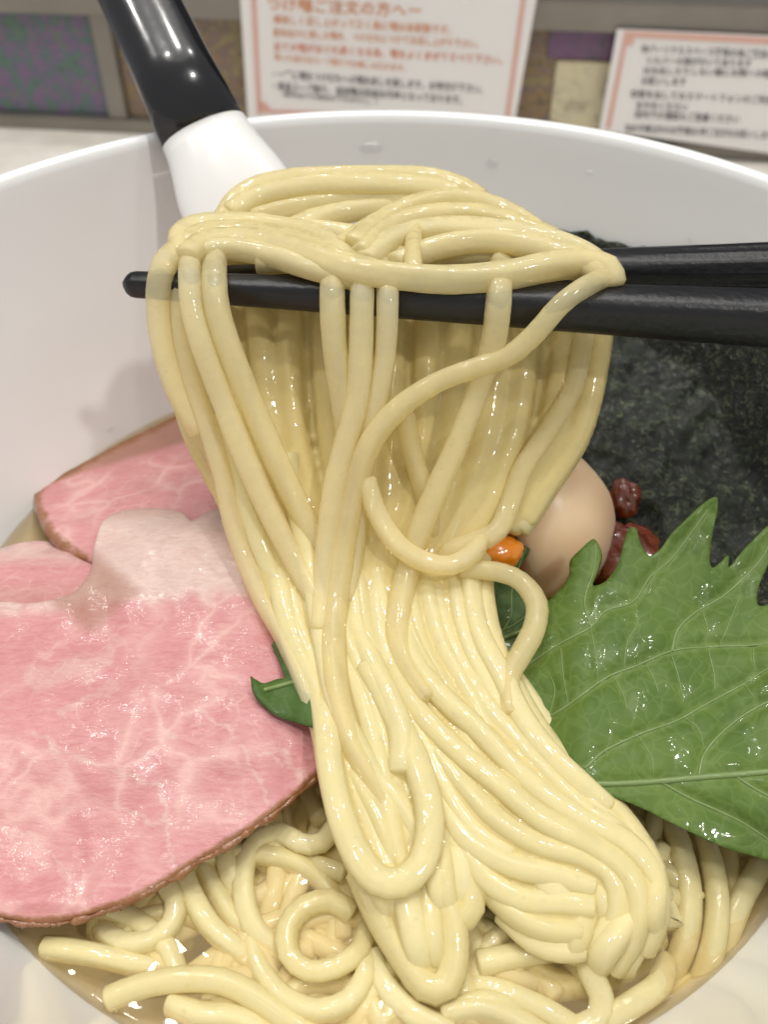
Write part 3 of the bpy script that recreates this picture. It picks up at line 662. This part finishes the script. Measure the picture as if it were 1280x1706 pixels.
# noodles lying in the broth (heights in mm above the broth)
L_L = 'noodle curl lying half sunk in the broth below the pork'
LB = ['noodle arching up like a question mark between the pork crust and the wide loop', 'noodle curled into an almost closed ring in the broth', 'noodle bending round under the ring shaped curl', None, None, None,
      'short noodle hooked in a U shape right under the pork crust', 'straight noodle with a cut end lying beside the bowl wall below the pork', 'long noodle with a cut end bowing across the broth below the pork', None, None, None, None, None]
for pts in [
    T((560, 1375, 1.5), (535, 1405, 2), (500, 1405, 2), (468, 1388, 1.5), (430, 1400, 1.2), (408, 1440, 1), (407, 1490, 1), (420, 1540, 0.5), (460, 1580, -1), (520, 1610, -3)),
    T((585, 1520, 0.5), (550, 1500, 1.5), (508, 1510, 1.8), (480, 1545, 1.6), (482, 1590, 1.5), (515, 1618, 1.5), (560, 1612, 1.5), (598, 1585, 1.2), (610, 1550, -0.5)),
    T((415, 1560, -1), (435, 1620, 0), (475, 1665, 0.5), (530, 1685, 0.5), (580, 1670, 0.8), (608, 1630, 0.8), (612, 1590, 0)),
    T((298, 1440, 0), (318, 1490, 0.8), (348, 1540, 0.8), (385, 1575, 0), (430, 1610, -2)),
    T((338, 1440, -1), (365, 1490, -0.4), (392, 1535, -0.5), (420, 1560, -2)),
    T((375, 1420, 1), (385, 1460, 0.5), (400, 1500, -1)),
    T((270, 1465, 1), (292, 1500, 1.2), (286, 1540, 1), (250, 1568, 0.8), (205, 1572, 0.5), (170, 1550, -1)),
    T((75, 1580, 0.2), (120, 1585, 0.8), (180, 1597, 0.6), (240, 1612, -0.5), (300, 1618, -2)),
    T((180, 1665, 0.6), (230, 1645, 1), (300, 1632, 1.3), (370, 1636, 1.2), (430, 1665, 0.8), (480, 1700, 0), (540, 1740, -1)),
    T((285, 1672, -0.5), (330, 1690, 0), (400, 1697, 0), (460, 1730, -1)),
    T((455, 1400, -2), (462, 1450, -1), (455, 1500, -1.5), (440, 1540, -3)),
    T((520, 1420, -2), (550, 1450, -1.5), (580, 1500, -2), (600, 1550, -3)),
    T((620, 1480, -2), (640, 1550, -0.5), (680, 1610, 0), (730, 1660, 0), (790, 1700, -1)),
    T((620, 1590, 0), (640, 1640, 0.5), (690, 1690, 0.5), (750, 1720, 0)),
    ]: strand(pts, LB.pop(0) or L_L, G_BED, r=NR*0.80, base='z')
L_RB = 'noodle lying in the broth under the big leaf side'
for pts in [
    T((1120, 1370, 1), (1140, 1430, 1.5), (1150, 1500, 1), (1140, 1570, -1), (1115, 1630, -4)),
    T((1170, 1380, 1), (1190, 1450, 1.6), (1196, 1520, 1.3), (1185, 1590, -0.5), (1160, 1650, -4)),
    T((1205, 1380, -1), (1215, 1440, -1), (1210, 1510, -1.5), (1200, 1560, -3)),
    T((1270, 1440, 0), (1240, 1490, 0.3), (1215, 1550, -1), (1200, 1600, -3)),
    T((800, 1605, 0.8), (860, 1592, 1), (930, 1580, 0.6), (1000, 1570, -1)),
    T((975, 1570, 2.5), (985, 1620, 2), (1003, 1660, 1), (995, 1700, 0), (950, 1720, -0.5)),
    T((780, 1640, -1), (840, 1655, 0), (900, 1680, 0), (950, 1710, -0.5), (1000, 1740, -1)),
    T((900, 1650, -2), (960, 1640, -1.5), (1030, 1625, -2), (1090, 1600, -3)),
    T((1010, 1700, 0), (1060, 1670, 0), (1100, 1640, -0.5), (1110, 1600, -2)),
    T((1050, 1700, -4), (1120, 1660, -4), (1200, 1620, -4), (1280, 1590, -4)),
    T((790, 1540, -1), (830, 1560, -0.5), (880, 1590, -2)),
    T((740, 1690, 0), (800, 1680, 0.3), (860, 1700, 0), (920, 1740, 0)),
    ]: strand(pts, L_RB, G_BED, r=NR*0.84, base='z')
L_D = 'noodle sunk deep in the golden broth at the bottom of the bowl'
for k in range(56):
    while True:
        a = random.uniform(0, 2*math.pi); rr = 0.066*math.sqrt(random.random())
        p = Vector((rr*math.cos(a), rr*math.sin(a) - 0.012, 0))
        if p.length < 0.066: break
    zz = -random.uniform(0.0038, 0.020); hd = random.uniform(0, 6.28); cv = random.uniform(-1, 1)*0.35
    lim = wall_r(zz) - 0.007; path = []
    for s in range(random.randint(14, 26)):
        path.append(Vector((p.x, p.y, SOUP + zz + 0.0018*math.sin(s*0.7+k))))
        if p.length > lim: hd = math.atan2(-p.y, -p.x) + random.uniform(-.6, .6)
        cv += random.uniform(-.15, .15); cv = max(-.7, min(.7, cv)); hd += cv
        p = p + Vector((math.cos(hd), math.sin(hd), 0))*0.005
    path = catmull(path, 0.0022)
    v, f = sweep(path, lambda t: NR*0.86, 10, 1.0, 0.05, k*3.1)
    tag(mesh_obj('noodle', v, f, NOODLE), L_D, 'noodle', G_BED)

L_S = 'noodle lying half sunk just under the surface of the broth'
for k in range(58):
    p = Vector((random.uniform(-0.058, 0.060), random.uniform(-0.082, -0.030), 0)); hd = random.uniform(0, 6.28); cv = random.uniform(-.5, .5)
    zz = -random.uniform(0.0010, 0.0038); path = []
    for s in range(random.randint(9, 18)):
        if p.length > 0.0765: hd = math.atan2(-p.y, -p.x) + random.uniform(-1.0, 1.0); p = p*(0.0765/p.length)
        path.append(Vector((p.x, p.y, SOUP + zz + 0.0011*math.sin(s*0.8+k))))
        cv += random.uniform(-.2, .2); cv = max(-.8, min(.8, cv)); hd += cv
        p = p + Vector((math.cos(hd), math.sin(hd), 0))*0.0048
    v, f = sweep(catmull(path, 0.002), lambda t: NR*0.78, 12, 0.95, 0.08, k*2.7, 2.6, 0.02)
    tag(mesh_obj('noodle', v, f, NOODLE), L_S, 'noodle', G_BED)

# ------------------------------------------------------------------ chopsticks
def chopstick(label, pts, r0, r1, groove):
    P = [at(*p) for p in pts]; a, b = P[0], P[-1]; ax = (b-a).normalized()
    n1 = ax.cross(Vector((0, 0, 1))).normalized(); n2 = ax.cross(n1)
    L = (b-a).length; verts = []; faces = []; nseg = 36; rings = []
    stops = [(-1.0, 0.30), (-0.72, 0.70), (-0.40, 0.92), (0, 1.0)]
    for s, k in stops: rings.append((s*r0, r0*k))
    for i in range(1, 41): rings.append((L*i/40, r0+(r1-r0)*i/40))
    for d, r in rings:
        t = max(0, d/L)
        for k in range(nseg):
            th = 2*math.pi*k/nseg; c, s_ = math.cos(th), math.sin(th)
            sq = 1/(abs(c)**3.2+abs(s_)**3.2)**(1/3.2)
            g = 1 - groove*smooth(0.55, 0.66, t)*(0.5+0.5*math.cos(th*12))*0.12
            rr = r*sq*g*0.95
            verts.append(a + ax*d + n1*c*rr + n2*s_*rr)
    M_ = len(rings)
    for j in range(M_-1):
        for k in range(nseg): faces.append((j*nseg+k, j*nseg+(k+1) % nseg, (j+1)*nseg+(k+1) % nseg, (j+1)*nseg+k))
    faces.append(tuple(range(nseg))); faces.append(tuple(reversed(range((M_-1)*nseg, M_*nseg))))
    return tag(mesh_obj('chopstick', verts, faces, STICK), label, 'chopstick', 'pair of chopsticks')
chopstick('smooth matte black chopstick with its round tip showing, in front of its pair', [(226, 474, .1632), (1700, 552, .1520)], 0.00225, 0.0056, 0.0)
chopstick('grooved matte black chopstick behind its pair, mostly covered by noodles', [(266, 466, .1735), (1700, 440, .1660)], 0.0020, 0.0058, 1.0)

# ------------------------------------------------------------------ spoon
sp = empty('soup_spoon', at(338, 215, .205)); tag(sp, 'soup spoon with black handle and white neck leaning on the bowl rim', 'spoon')
def loft(name, secs, mat, n=40, p=2.15):
    """secs: (centre, half width vector, half thickness vector)"""
    V = []; F = []
    for c, w, t in secs:
        for k in range(n):
            th = 2*math.pi*k/n; cc, ss = math.cos(th), math.sin(th); q = 1/(abs(cc)**p+abs(ss)**p)**(1/p)
            V.append(c + w*cc*q + t*ss*q)
    m = len(secs)
    for j in range(m-1):
        for k in range(n): F.append((j*n+k, j*n+(k+1) % n, (j+1)*n+(k+1) % n, (j+1)*n+k))
    F.append(tuple(range(n))); F.append(tuple(reversed(range((m-1)*n, m*n))))
    return put(mesh_obj(name, V, F, mat), sp)
pa = at(232, 0, .2075); pj = at(340, 222, .2035); pe = at(395, 330, .2005)
ax = (pj-pa).normalized(); wv = ax.cross(FW).normalized(); wv = (wv + FW*0.10).normalized(); tv = ax.cross(wv).normalized()
def sec(p, w, t): return (p, wv*w, tv*t)
h0 = pa - ax*0.075
loft('handle', [sec(h0 - ax*0.0016, .0045, .0020), sec(h0, .0070, .0036), sec(h0 + ax*.006, .0078, .0042), sec(pa, .0088, .0055), sec(pa.lerp(pj, .5), .0092, .0057), sec(pj - ax*.0006, .0099, .0060)], LACQ)
d2 = (pe-pj).normalized()
ps = [pj + d2*(0.001*k) for k in range(0, 75)]
neck = []
for k, q in enumerate(ps):
    s = k/74
    neck.append(sec(q, .0101 + .0030*smooth(0, .25, s) + .006*smooth(.5, .85, s)*(1-smooth(.93, 1.0, s)*0.7), .0053 - .0028*smooth(.05, .5, s)))
loft('neck', neck[::3], MELA)

# ------------------------------------------------------------------ pork slices
def edge_attr(lines, width): return lambda x, y: max(0.0, 1 - line_dist((x, y), lines)/width)
# leaning slice at the far side, its far edge under the broth
oA = curve2([(58, 835), (66, 806), (110, 786), (200, 738), (300, 690), (352, 678), (440, 700), (470, 800), (450, 905), (330, 935), (220, 940), (140, 928), (88, 892)], 7, True)
def sA(x, y):
    yl = 800 - (x-110)*0.30; s = y - yl
    z = 0.0011 + (0.00010*s if s > 0 else 0.000012*s) + 0.0006*nz(x*.013, y*.013)
    return atz(x, y, max(-0.004, min(0.0085, z)))
A = slab('pork_slice', oA, 9, sA, 0.0032, MEAT, {'crust': edge_attr([(300, 690), (200, 738), (110, 786), (66, 806), (58, 835), (88, 892), (140, 928)], 17), 'fat': lambda x, y: 0.0, 'cooked': lambda x, y: 1.1*smooth(6, -14, y - (800-(x-110)*0.30))}, bulge=0.25)
tag(A, 'pink pork slice dipping into the broth against the bowl wall, brown crust at its end', 'pork slice', 'pork slices')
# grey fatty lobe between
oB = curve2([(-90, 960), (-30, 925), (40, 903), (90, 905), (130, 930), (175, 948), (235, 960), (230, 1010), (150, 1040), (0, 1050), (-90, 1030)], 7, True)
def sB(x, y): return atz(x, y, 0.0085 + 0.0022*smooth(905, 950, y) - 0.003*smooth(935, 900, y) + 0.0006*nz(x*.02, y*.02))
B = slab('pork_slice', oB, 9, sB, 0.003, MEAT, {'fat': lambda x, y: 0.62*smooth(960, 915, y), 'cooked': lambda x, y: 0.52*smooth(930, 1000, y), 'crust': lambda x, y: 0.0}, bulge=0.4)
tag(B, 'greyish pork slice tucked between the leaning slice and the large one', 'pork slice', 'pork slices')
# the large slice with its fat cap
oC = curve2([(-120, 1050), (-60, 1010), (0, 1003), (60, 1004), (120, 988), (150, 950), (158, 905), (172, 868), (200, 852), (255, 846), (302, 853), (320, 868), (350, 850), (400, 845), (450, 880), (478, 960), (490, 1040),
              (500, 1120), (520, 1200), (545, 1262), (530, 1285), (480, 1330), (400, 1388), (330, 1430), (260, 1472), (200, 1502), (130, 1526), (60, 1534), (-20, 1522), (-120, 1500), (-160, 1300)], 6, True)
cl = [(-20, 1526), (60, 1536), (130, 1528), (200, 1504), (260, 1474), (330, 1432), (400, 1390), (480, 1332), (530, 1287), (548, 1262)]
def sC(x, y):
    z = 0.0060 + 0.0062*smooth(1480, 1150, y) - 0.0012*smooth(1500, 1535, y)
    z += 0.0028*smooth(1030, 900, y)*smooth(100, 250, x)
    z -= 0.0035*smooth(885, 845, y)
    z += 0.0009*nz(x*.006, y*.006) + 0.00035*nz(x*.025, y*.025, 3) - 0.002*smooth(420, 540, x)
    return atz(x, y, z)
def fatC(x, y):
    x, y = x + 16*nz(x*.03, y*.03, 7) + 6*nz(x*.09, y*.09, 2), y + 16*nz(x*.03, y*.03, 17) + 6*nz(x*.09, y*.09, 12)
    top = interp([(-120, 1040), (100, 1020), (200, 1010), (300, 1010), (420, 990)], x)
    f = smooth(top+14, top-30, y)*(0.95)
    f = max(f, 0.45*smooth(34, 6, line_dist((x, y), [(60, 1130), (130, 1115), (170, 1100)])), 0.42*smooth(16, 3, line_dist((x, y), [(160, 1020), (200, 1070), (150, 1130)])),
            0.42*smooth(13, 2, line_dist((x, y), [(100, 1190), (150, 1160), (190, 1145)])),
            0.52*smooth(9, 1, line_dist((x, y), [(268, 1310), (276, 1370), (282, 1440)])), 0.52*smooth(8, 1, line_dist((x, y), [(268, 1310), (200, 1290), (100, 1250), (50, 1210)])),
            0.52*smooth(8, 1, line_dist((x, y), [(282, 1372), (240, 1360), (180, 1335)])),
            0.52*smooth(7, 1, line_dist((x, y), [(340, 1180), (390, 1230), (430, 1290), (452, 1340)])), 0.52*smooth(7, 1, line_dist((x, y), [(400, 1245), (450, 1262), (500, 1290)])),
            0.52*smooth(10, 1, line_dist((x, y), [(0, 1380), (60, 1400), (100, 1440), (120, 1500)])), 0.52*smooth(9, 1, line_dist((x, y), [(470, 1250), (485, 1280), (500, 1300)])))
    f = max(f, 0.6*smooth(16, 5, math.hypot(x-290, (y-1220)*1.2)))
    return f
Cs = slab('pork_slice', oC, 6.0, sC, 0.0019, MEAT, {'crust': edge_attr(cl, 15), 'fat': fatC, 'cooked': lambda x, y: max(0.55*smooth(880, 848, y), 0.8*smooth(120, 60, abs(x-150)+abs(y-985)*1.2))}, bulge=0.35)
tag(Cs, 'large pink marbled pork slice with white fat cap, lying on the noodles', 'pork slice', 'pork slices')
# dark crust bead that runs along the large slice
cp = []
for (x, y) in curve2(cl, 10): cp.append(sC(x, y) - Vector((0, 0, 0.0008 + 0.0003*nz(x*.05, 2))))
v, f = sweep(catmull(cp, 0.0012), lambda t: 0.00050*(1+0.9*nz(t*37, 1.3)+0.5*nz(t*120, 5.3)), 8, 1.0, 0.9, 4.2)
M = Mat('roast_crust'); vv = M.coord()
M.set(Base_Color=M.mix(M.noise(vv, 500, 3, .7).outputs[0], (0.10, 0.03, 0.008), (0.36, 0.15, 0.05)), Roughness=0.35, Coat_Weight=0.8, Coat_Roughness=0.12)
M.bump((M.noise(vv, 900, 3).outputs[0], 0.6, 0.0008)); CRUST = M.m
Cs_c = mesh_obj('seared_edge', v, f, CRUST, Cs)

# ------------------------------------------------------------------ egg
ec = at(900, 860, .1885)
egg = empty('boiled_egg', ec - Vector((0, 0, 0.017))); tag(egg, 'peeled peach tinted soft boiled egg half behind the noodles', 'egg')
cutn = (Vector((-0.93, -0.30, -0.20))).normalized()
V = []; F = []; nu, nv_ = 48, 32
longax = (UP*0.92 - RT*0.30 + FW*0.1).normalized(); sx = longax.cross(FW).normalized(); sy = longax.cross(sx)
for j in range(nv_+1):
    ph = math.pi*j/nv_
    for i in range(nu):
        th = 2*math.pi*i/nu
        d = sx*math.cos(th)*math.sin(ph)*0.0152 + sy*math.sin(th)*math.sin(ph)*0.0152 + longax*math.cos(ph)*0.0166*(1 - 0.06*math.cos(ph))
        d *= 1 + 0.035*nz(d.x*75+3, d.y*75, d.z*75) 
        fn = (RT*0.75 + UP*0.66).normalized(); ex = d.dot(fn) - 0.0134      # a gently flattened side
        if ex > 0: d -= fn*ex*0.75
        ex = d.dot(cutn) - 0.0088
        if ex > 0: d -= cutn*ex
        V.append(ec + d)
for j in range(nv_):
    for i in range(nu): F.append((j*nu+i, j*nu+(i+1) % nu, (j+1)*nu+(i+1) % nu, (j+1)*nu+i))
put(mesh_obj('egg_white', V, F, EGGW), egg)
a1 = cutn.orthogonal().normalized(); a2 = cutn.cross(a1); V = []; F = []
yc_ = ec + cutn*0.0088
for j in range(9):
    for i in range(28):
        th = 2*math.pi*i/28; r = 0.0098*math.sin(math.pi/2*j/8); h = 0.0030*math.cos(math.pi/2*j/8)
        V.append(yc_ + a1*math.cos(th)*r + a2*math.sin(th)*r + cutn*(h - 0.0003))
for j in range(8):
    for i in range(28): F.append((j*28+i, j*28+(i+1) % 28, (j+1)*28+(i+1) % 28, (j+1)*28+i))
put(mesh_obj('egg_yolk', V, F, YOLK), egg)
def blob(name, x, y, d, rx, ry, rz, mat, sd, rough=0.25):
    c = at(x, y, d); bm = bmesh.new(); bmesh.ops.create_icosphere(bm, subdivisions=4, radius=1.0)
    for v_ in bm.verts:
        q = v_.co.normalized(); k = 1 + rough*nz(q.x*1.6+sd, q.y*1.6, q.z*1.6) + rough*0.4*nz(q.x*4+sd, q.y*4, q.z*4)
        v_.co = c + RT*q.x*rx*k + UP*q.y*ry*k + FW*q.z*rz*k
    bm.verts.index_update(); vv_ = [x_.co.copy() for x_ in bm.verts]; ff = [[q.index for q in p.verts] for p in bm.faces]; bm.free()
    return mesh_obj(name, vv_, ff, mat)
tag(blob('yolk_drip', 828, 918, .172, .0050, .0036, .004, YOLK, 5.0, 0.14), 'runny orange yolk spilling from the egg beside the noodles', 'yolk')
tag(blob('glazed_tomato', 1042, 935, .186, .0072, .0075, .006, JELLY, 1.0, 0.35), 'glossy dark red simmered piece wedged between egg, leaf and nori', 'topping')
tag(blob('amber_drop', 1040, 832, .1965, .0034, .0044, .003, JELLY, 9.0, 0.25), 'small glossy amber red drop stuck to the nori beside the egg', 'topping')

# ------------------------------------------------------------------ nori
oN = []
topx = [880, 905, 925, 950, 975, 1000, 1030, 1060, 1090, 1110, 1150, 1190, 1230, 1270, 1310, 1350, 1390]
for i, x in enumerate(topx): oN.append((x, interp([(880, 372), (960, 388), (1060, 404), (1110, 410), (1390, 440)], x) + random.uniform(-7, 7)))
oN += [(1420, 520), (1425, 640), (1420, 760), (1410, 880), (1400, 1000), (1300, 1050), (1200, 1060), (1100, 1040), (1000, 1010), (930, 960), (880, 900), (865, 800), (860, 650), (866, 500)]
oNd = []
for a_, b_ in zip(oN, oN[1:]+oN[:1]):
    n_ = max(1, int(math.hypot(b_[0]-a_[0], b_[1]-a_[1])/9))
    for k in range(n_): t = k/n_; oNd.append((a_[0]+(b_[0]-a_[0])*t + random.uniform(-2.5, 2.5), a_[1]+(b_[1]-a_[1])*t + random.uniform(-3, 3)))
def sN(x, y):
    d = interp([(360, .232), (450, .224), (600, .212), (800, .200), (950, .193), (1060, .189)], y)
    d -= interp([(780, 0.0), (950, .0090), (1060, .0185)], y)*smooth(1040, 1110, x)        # the free side stands clear of the broth
    d += 0.0035*nz(x*.008, y*.008, 1.7) + 0.0020*nz(x*.03, y*.03) + 0.0009*nz(x*.09, y*.09)
    p = at(x, y, d)
    while math.hypot(p.x, p.y) > wall_r(p.z-SOUP) - 0.0015 and d > .12: d -= .0005; p = at(x, y, d)
    return p
N_ = slab('nori_sheet', oNd, 8, sN, 0.0007, NORI, bulge=0.0); tag(N_, 'crinkled blackish green nori sheet leaning on the bowl wall', 'nori')

# ------------------------------------------------------------------ shiso leaves
teeth = [(830, 1180), (845, 1130), (868, 1090), (885, 1040), (905, 1010), (930, 985), (948, 960), (950, 935), (968, 915), (990, 898), (1002, 920), (996, 950), (988, 975), (1010, 968),
         (1030, 940), (1040, 905), (1048, 882), (1060, 880), (1068, 905), (1082, 925), (1100, 918), (1120, 890), (1150, 862), (1185, 832), (1197, 832), (1192, 870), (1184, 915), (1186, 945), (1200, 938), (1215, 925),
         (1216, 945), (1240, 915), (1262, 895), (1290, 872), (1296, 900), (1275, 950), (1262, 990), (1268, 1010), (1300, 995), (1340, 960), (1385, 930), (1385, 960), (1360, 1020), (1365, 1050), (1420, 1030), (1480, 1010), (1480, 1040),
         (1460, 1090), (1500, 1130), (1530, 1200), (1540, 1290), (1520, 1370), (1480, 1420), (1400, 1450), (1340, 1448), (1280, 1432), (1210, 1412), (1130, 1376), (1070, 1346), (1010, 1322), (960, 1300), (900, 1260), (850, 1220)]
oL = curve2(teeth, 4, True)
mid = [(880, 1300), (1000, 1306), (1090, 1302), (1180, 1294), (1280, 1286), (1400, 1275), (1510, 1260)]
sides = [[(880, 1215), (940, 1180), (1010, 1130), (1060, 1110), (1120, 1085), (1180, 1078), (1280, 1072), (1360, 1040)],
         [(975, 1280), (1010, 1250), (1070, 1222), (1130, 1200), (1180, 1172), (1240, 1140), (1300, 1105), (1400, 1080)],
         [(860, 1120), (930, 1075), (985, 1045), (1010, 1018), (1055, 1003), (1085, 960), (1120, 930), (1180, 850)],
         [(1165, 1292), (1175, 1255), (1210, 1215), (1260, 1180), (1330, 1150), (1420, 1130)],
         [(1225, 1292), (1260, 1315), (1310, 1340), (1370, 1370), (1430, 1400)], [(1100, 1302), (1150, 1330), (1195, 1350), (1240, 1372), (1290, 1405)],
         [(985, 1045), (975, 1000), (990, 950), (994, 905)], [(1120, 1085), (1130, 1050), (1160, 1020), (1210, 990), (1270, 930), (1290, 880)]]
minor = [[(1040, 1117), (1046, 1070), (1062, 1040), (1060, 1005)], [(1120, 1093), (1132, 1130), (1140, 1170)], [(1075, 1105), (1090, 1130), (1098, 1155)], [(1180, 1080), (1190, 1120), (1192, 1150)],
         [(1255, 1075), (1258, 1110), (1262, 1125)], [(985, 1045), (995, 1100), (997, 1140)], [(935, 1080), (940, 1130), (948, 1175)], [(1200, 1076), (1215, 1040), (1235, 990)], [(1022, 1124), (1040, 1160), (1045, 1180)],
         [(1010, 1255), (1020, 1220)], [(1140, 1195), (1165, 1215), (1175, 1250)], [(1240, 1140), (1260, 1165)], [(1060, 1222), (1085, 1260), (1090, 1295)], [(915, 1195), (925, 1150), (915, 1120)], [(1100, 930), (1080, 990)], [(1170, 1015), (1180, 1050), (1175, 1076)]]
allv = [mid] + sides
def sL(x, y):
    z = interp([(820, .0290), (900, .0235), (1000, .0195), (1150, .0165), (1300, .0140), (1430, .0085)], y)
    z -= 0.0045*smooth(990, 880, x) + 0.0
    z += 0.0045*smooth(1220, 1450, x)
    p = (x, y); dm = min(line_dist(p, q) for q in allv); ds = min(line_dist(p, q) for q in minor)
    z += -0.0007*math.exp(-(dm/13)**2) - 0.00030*math.exp(-(ds/8)**2) + 0.0008*nz(x*.008, y*.008) + 0.00012*nz(x*.05, y*.05)
    z += 0.0016*math.sin(x*.011+1.0)*smooth(1050, 880, y)
    return atz(x, y, z)
leaf = empty('shiso_leaf', sL(1280, 1286)); tag(leaf, 'large bright green shiso leaf with serrated edge and pale midrib', 'leaf', 'shiso leaves')
def vattr(x, y): return max(0.0, 1 - min(line_dist((x, y), q) for q in allv)/9.0, 0.7 - min(line_dist((x, y), q) for q in minor)/6.0)
blade = slab('blade', oL, 8, sL, 0.0006, LEAF, {'vein': vattr}, parent=leaf)
def vein(name, pl, r0, r1, surf, parent):
    pts = [surf(x, y) + Vector((0, 0, 0.00004)) for x, y in curve2(pl, 6)]
    pth = catmull(pts, 0.0015)
    v_, f_ = sweep(pth, lambda t: r0+(r1-r0)*t, 6, 1.0); put(mesh_obj(name, v_, f_, VEIN), parent)
vein('midrib', mid, 0.00045, 0.0006, sL, blade)
for q in sides: vein('side_vein', q, 0.00024, 0.00013, sL, blade)
for q in minor: vein('fine_vein', q, 0.00012, 0.00008, sL, blade)

# a second leaf under the hanging noodles; its teeth show on both sides of them
oL2 = curve2([(417, 1127), (418, 1129), (424, 1152), (443, 1175), (466, 1193), (500, 1205), (560, 1215), (680, 1210), (800, 1180), (850, 1140), (890, 1090), (905, 1030), (870, 990), (862, 968), (880, 962), (876, 952), (862, 952), (880, 925), (888, 900), (896, 882),
              (884, 882), (862, 892), (845, 905), (838, 925), (836, 950), (790, 960), (700, 970), (600, 1000), (540, 1030), (480, 1060), (456, 1070), (458, 1080), (468, 1108), (474, 1128), (473, 1130), (462, 1131), (440, 1138), (428, 1133), (419, 1127)], 4, True)
def sL2(x, y):
    z = interp([(820, .0165), (900, .0150), (1000, .0085), (1100, .0065), (1220, .0060)], y) if x > 640 else 0.0138 + 0.0009*math.sin(x*.05)
    t = smooth(540, 760, x)
    za = 0.0138 + 0.0009*math.sin(x*.05); zb = interp([(820, .0165), (900, .0150), (1000, .0085), (1100, .0065), (1220, .0060)], y)
    return atz(x, y, za*(1-t)+zb*t - 0.004*smooth(100, 0, abs(x-640)) + 0.0004*nz(x*.03, y*.03))
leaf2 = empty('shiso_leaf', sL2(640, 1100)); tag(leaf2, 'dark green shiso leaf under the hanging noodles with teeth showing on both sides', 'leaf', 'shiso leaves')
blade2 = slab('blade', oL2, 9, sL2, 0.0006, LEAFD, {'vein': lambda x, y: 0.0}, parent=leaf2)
vein('midrib', [(440, 1150), (520, 1130), (640, 1110), (760, 1090), (890, 1045)], 0.0004, 0.0006, sL2, blade2)
for q in ([(820, 1075), (850, 1030), (855, 975), (885, 890)], [(815, 1055), (850, 1045), (880, 1025)], [(800, 1100), (840, 1085), (870, 1080)]): vein('side_vein', q, 0.00024, 0.00015, sL2, blade2)

# a dark sliver of spice caught between two noodles
v, f = sweep(catmull([at(985, 1386, .1350), at(1005, 1397, .1345), at(1028, 1404, .1345), at(1050, 1418, .1350)], 0.0008), lambda t: 0.0005*(1-0.8*abs(t-.4)), 8, 0.5, 0.3, 2.2)
tag(mesh_obj('spice_sliver', v, f, flat('dark_spice', (0.10, 0.06, 0.05))), 'thin dark brown sliver caught between the noodles near the leaf', 'garnish')
